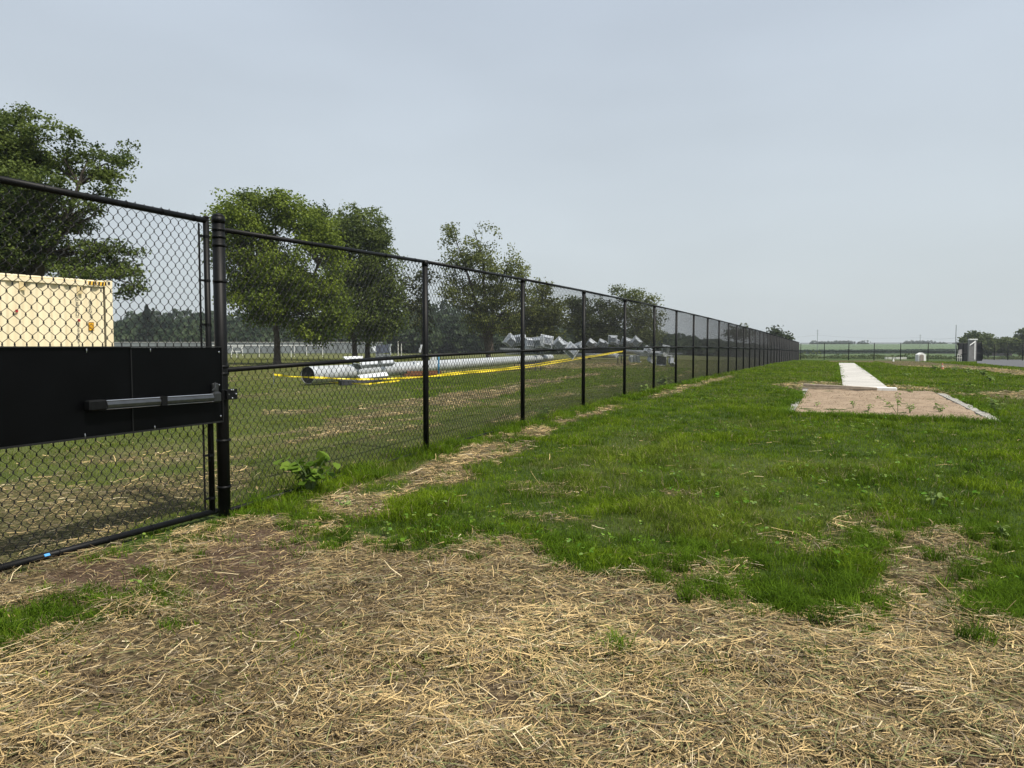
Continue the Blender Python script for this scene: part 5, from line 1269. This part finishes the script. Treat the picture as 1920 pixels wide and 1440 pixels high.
b = MB(); e0 = [P(1856, 640, 897), P(1877, 640, 897), P(1877, 640, 918), P(1856, 640, 918)]; r0_, r1_ = P(1857, 637, 907), P(1876, 637, 907)
b.quad([e0[0], e0[1], r1_, r0_]); b.quad([e0[1], e0[2], r1_]); b.quad([e0[2], e0[3], r0_, r1_]); b.quad([e0[3], e0[0], r0_]); b.build('roof', M_whited, bg_)
# power poles and wires
wires = []
for (x, yt, yb, Y, r_, lab) in ((1533, 618, 648, 520, .19, 'thin utility pole rising above the crop field near the fence corner'), (1725.5, 627, 648, 620, .19, 'faint farthest utility pole over the middle of the field'), (1793, 609, 662, 380, .20, 'tallest utility pole just left of the dark enclosure')):
    rt = empty('utility_pole', P(x, yb, Y), lab, 'utility pole'); top = P(x, yt, Y); bot = P(x, yb, Y)
    b = MB(); b.tube([Vector((top.x, top.y, bot.z - 6)), top], [r_ * 1.2, r_ * .8], 8); b.build('pole', M_whited if False else M_galvd, rt)
    if x != 1793:
        b = MB(); b.box(top - Vector((0, 0, 1.0)), (2.4, .12, .14)); b.box(top - Vector((0, 0, 2.6)), (2.0, .12, .12)); b.build('crossarm', M_galvd, rt)
    wires.append(top)
def wire(a, c, sag, lab):
    b = MB(); b.tube([a.lerp(c, t / 14) - Vector((0, 0, sag * 4 * (t / 14) * (1 - t / 14))) for t in range(15)], .045, 4, cap=False); tag(b.build('power_line', M_galvd), lab, 'power line')
wire(wires[0] - Vector((0, 0, 4)), wires[1] - Vector((0, 0, 2.5)), 1.5, 'power line sagging between the two fainter utility poles')
wire(wires[1] - Vector((0, 0, 2.5)), wires[2] - Vector((0, 0, 7)), 1.0, 'power line rising from the faint pole to the tallest utility pole')
wire(P(1380, 637, 470), wires[0] - Vector((0, 0, 4)), .8, 'power line running left from the pole near the fence corner')

# ------------------------------------------------------------------ individual weeds
def leafy(name, label, at, hgt, nst, leaf, per, tint1, tint2, seed, spread=.3, ratio=.8, cat='plant', group=None, droop=.4):
    rd = random.Random(seed); x, y = at; z = g1(x, y); root = empty(name, Vector((x, y, z)), label, cat, group)
    b = MB(); C = []; Nn = []; S = []; T = []
    for s in range(nst):
        a = rd.random() * 6.283; lean = rd.uniform(.1, 1) * spread; h = hgt * rd.uniform(.6, 1.0); top = Vector((x + math.cos(a) * lean, y + math.sin(a) * lean, z + h))
        mid = Vector((x + math.cos(a) * lean * .35, y + math.sin(a) * lean * .35, z + h * .6)); b.tube([(x, y, z - .02), mid, top], [.006, .005, .003], 5)
        for k in range(per):
            t = .35 + .65 * (k + 1) / per; p = Vector((x, y, z)).lerp(mid, min(1, t / .6)) if t < .6 else mid.lerp(top, (t - .6) / .4)
            aa = rd.random() * 6.283; d = leaf * .55; C.append((p.x + math.cos(aa) * d, p.y + math.sin(aa) * d, p.z + rd.uniform(-.2, .2) * leaf))
            Nn.append((math.cos(aa) * droop + rd.gauss(0, .2), math.sin(aa) * droop + rd.gauss(0, .2), 1)); S.append(leaf * rd.uniform(.7, 1.15)); q = rd.random(); T.append([u_ * (1 - q) + v_ * q for u_, v_ in zip(tint1, tint2)])
    b.build('stem', M_stem, root)
    global rng
    V, f, npf, tt = leaf_cards(np.array(C), np.array(Nn), np.array(S), ratio, np.array(T)); V = V - np.array(root.location, dtype=np.float32)
    np_mesh('foliage', V, f, npf, M_weed, {'tint': tt}, parent=root); return root
M_stem = mat('weed_stem', (.10, .15, .05), rough=.7)
gx, gy = ground_hit(560, 925); c_ = uv_of(gx, gy)
q = FU(c_[0], .16)
leafy('burdock_plant', 'large leaved bright green burdock growing at the fence foot beside the gate post', (q.x, q.y), .38, 16, .115, 3, (.06, .12, .012), (.17, .26, .035), 1, spread=.24, ratio=.95, droop=.7)
for i, (px, py, h, nst, lf, per, lab) in enumerate([
        (1683, 776, .50, 2, .075, 16, 'tallest upright weed in front of the sand pit'), (1600, 766, .22, 2, .07, 5, 'short weed at the near edge of the sand left of centre'),
        (1706, 775, .20, 4, .085, 4, 'broad leaved weed right of the tallest weed at the pit edge'), (1628, 770, .14, 3, .06, 4, 'tiny seedling on the near sand edge between two weeds'),
        (1762, 776, .18, 5, .08, 4, 'spreading weed near the right near corner of the sand'), (1532, 764, .16, 2, .06, 4, 'small pale weed by the left near corner of the sand'),
        (1706, 737, .10, 4, .08, 4, 'low dark weed growing on the far right of the sand'), (1868, 776, .30, 6, .10, 4, 'leafy weed clump right of the pit corner'),
        (1752, 694, .30, 8, .16, 5, 'dark leafy weed clump left of the orange marker'), (1790, 697, .28, 8, .15, 4, 'weed clump right behind the orange marker'), (1815, 703, .30, 8, .16, 4, 'bushy weed clump in the middle of the right lawn'),
        (1842, 706, .28, 7, .15, 4, 'light leaved weed clump right of the bushy one'), (1856, 716, .24, 7, .14, 4, 'lowest weed clump toward the right edge lawn'), (1700, 707, .2, 6, .12, 4, 'pale weed clump left of the runway side lawn weeds'),
        (1240, 727, .34, 8, .13, 5, 'leafy weed growing through the fence foot near the eighth post'), (1205, 738, .25, 6, .12, 4, 'low weed at the fence foot left of the taller fence weed'),
        (1020, 783, .20, 8, .07, 4, 'bright weed at the fence foot right of the third post'), (1748, 950, .16, 4, .07, 3, 'round leaved seedling in the near right lawn'), (1878, 1010, .12, 4, .05, 3, 'yellow green weed by the right straw patch'),
        (648, 955, .10, 5, .05, 3, 'small bright weed in straw below the fence')]):
    X_, Y_ = ground_hit(px, py); leafy('weed_plant', lab, (X_, Y_), h, nst, lf, per, (.08, .14, .025), (.24, .32, .10), 40 + i, spread=h * .8, ratio=.55, group='weeds standing above the lawn')

# ------------------------------------------------------------------ haze
hz = MB(); hz.box((300, 900, 20), (2600, 2400, 75))
M_haze = bpy.data.materials.new('thin_haze'); M_haze.use_nodes = True; n = M_haze.node_tree; n.nodes.clear()
o_ = n.nodes.new('ShaderNodeOutputMaterial'); v_ = n.nodes.new('ShaderNodeVolumePrincipled'); v_.inputs['Density'].default_value = .00028; v_.inputs['Color'].default_value = (.80, .88, .95, 1); v_.inputs['Anisotropy'].default_value = .2
n.links.new(v_.outputs[0], o_.inputs['Volume'])
USE_HAZE = True
if USE_HAZE:
    tag(hz.build('haze', M_haze), kind='stuff')
print('objects', len(bpy.data.objects))
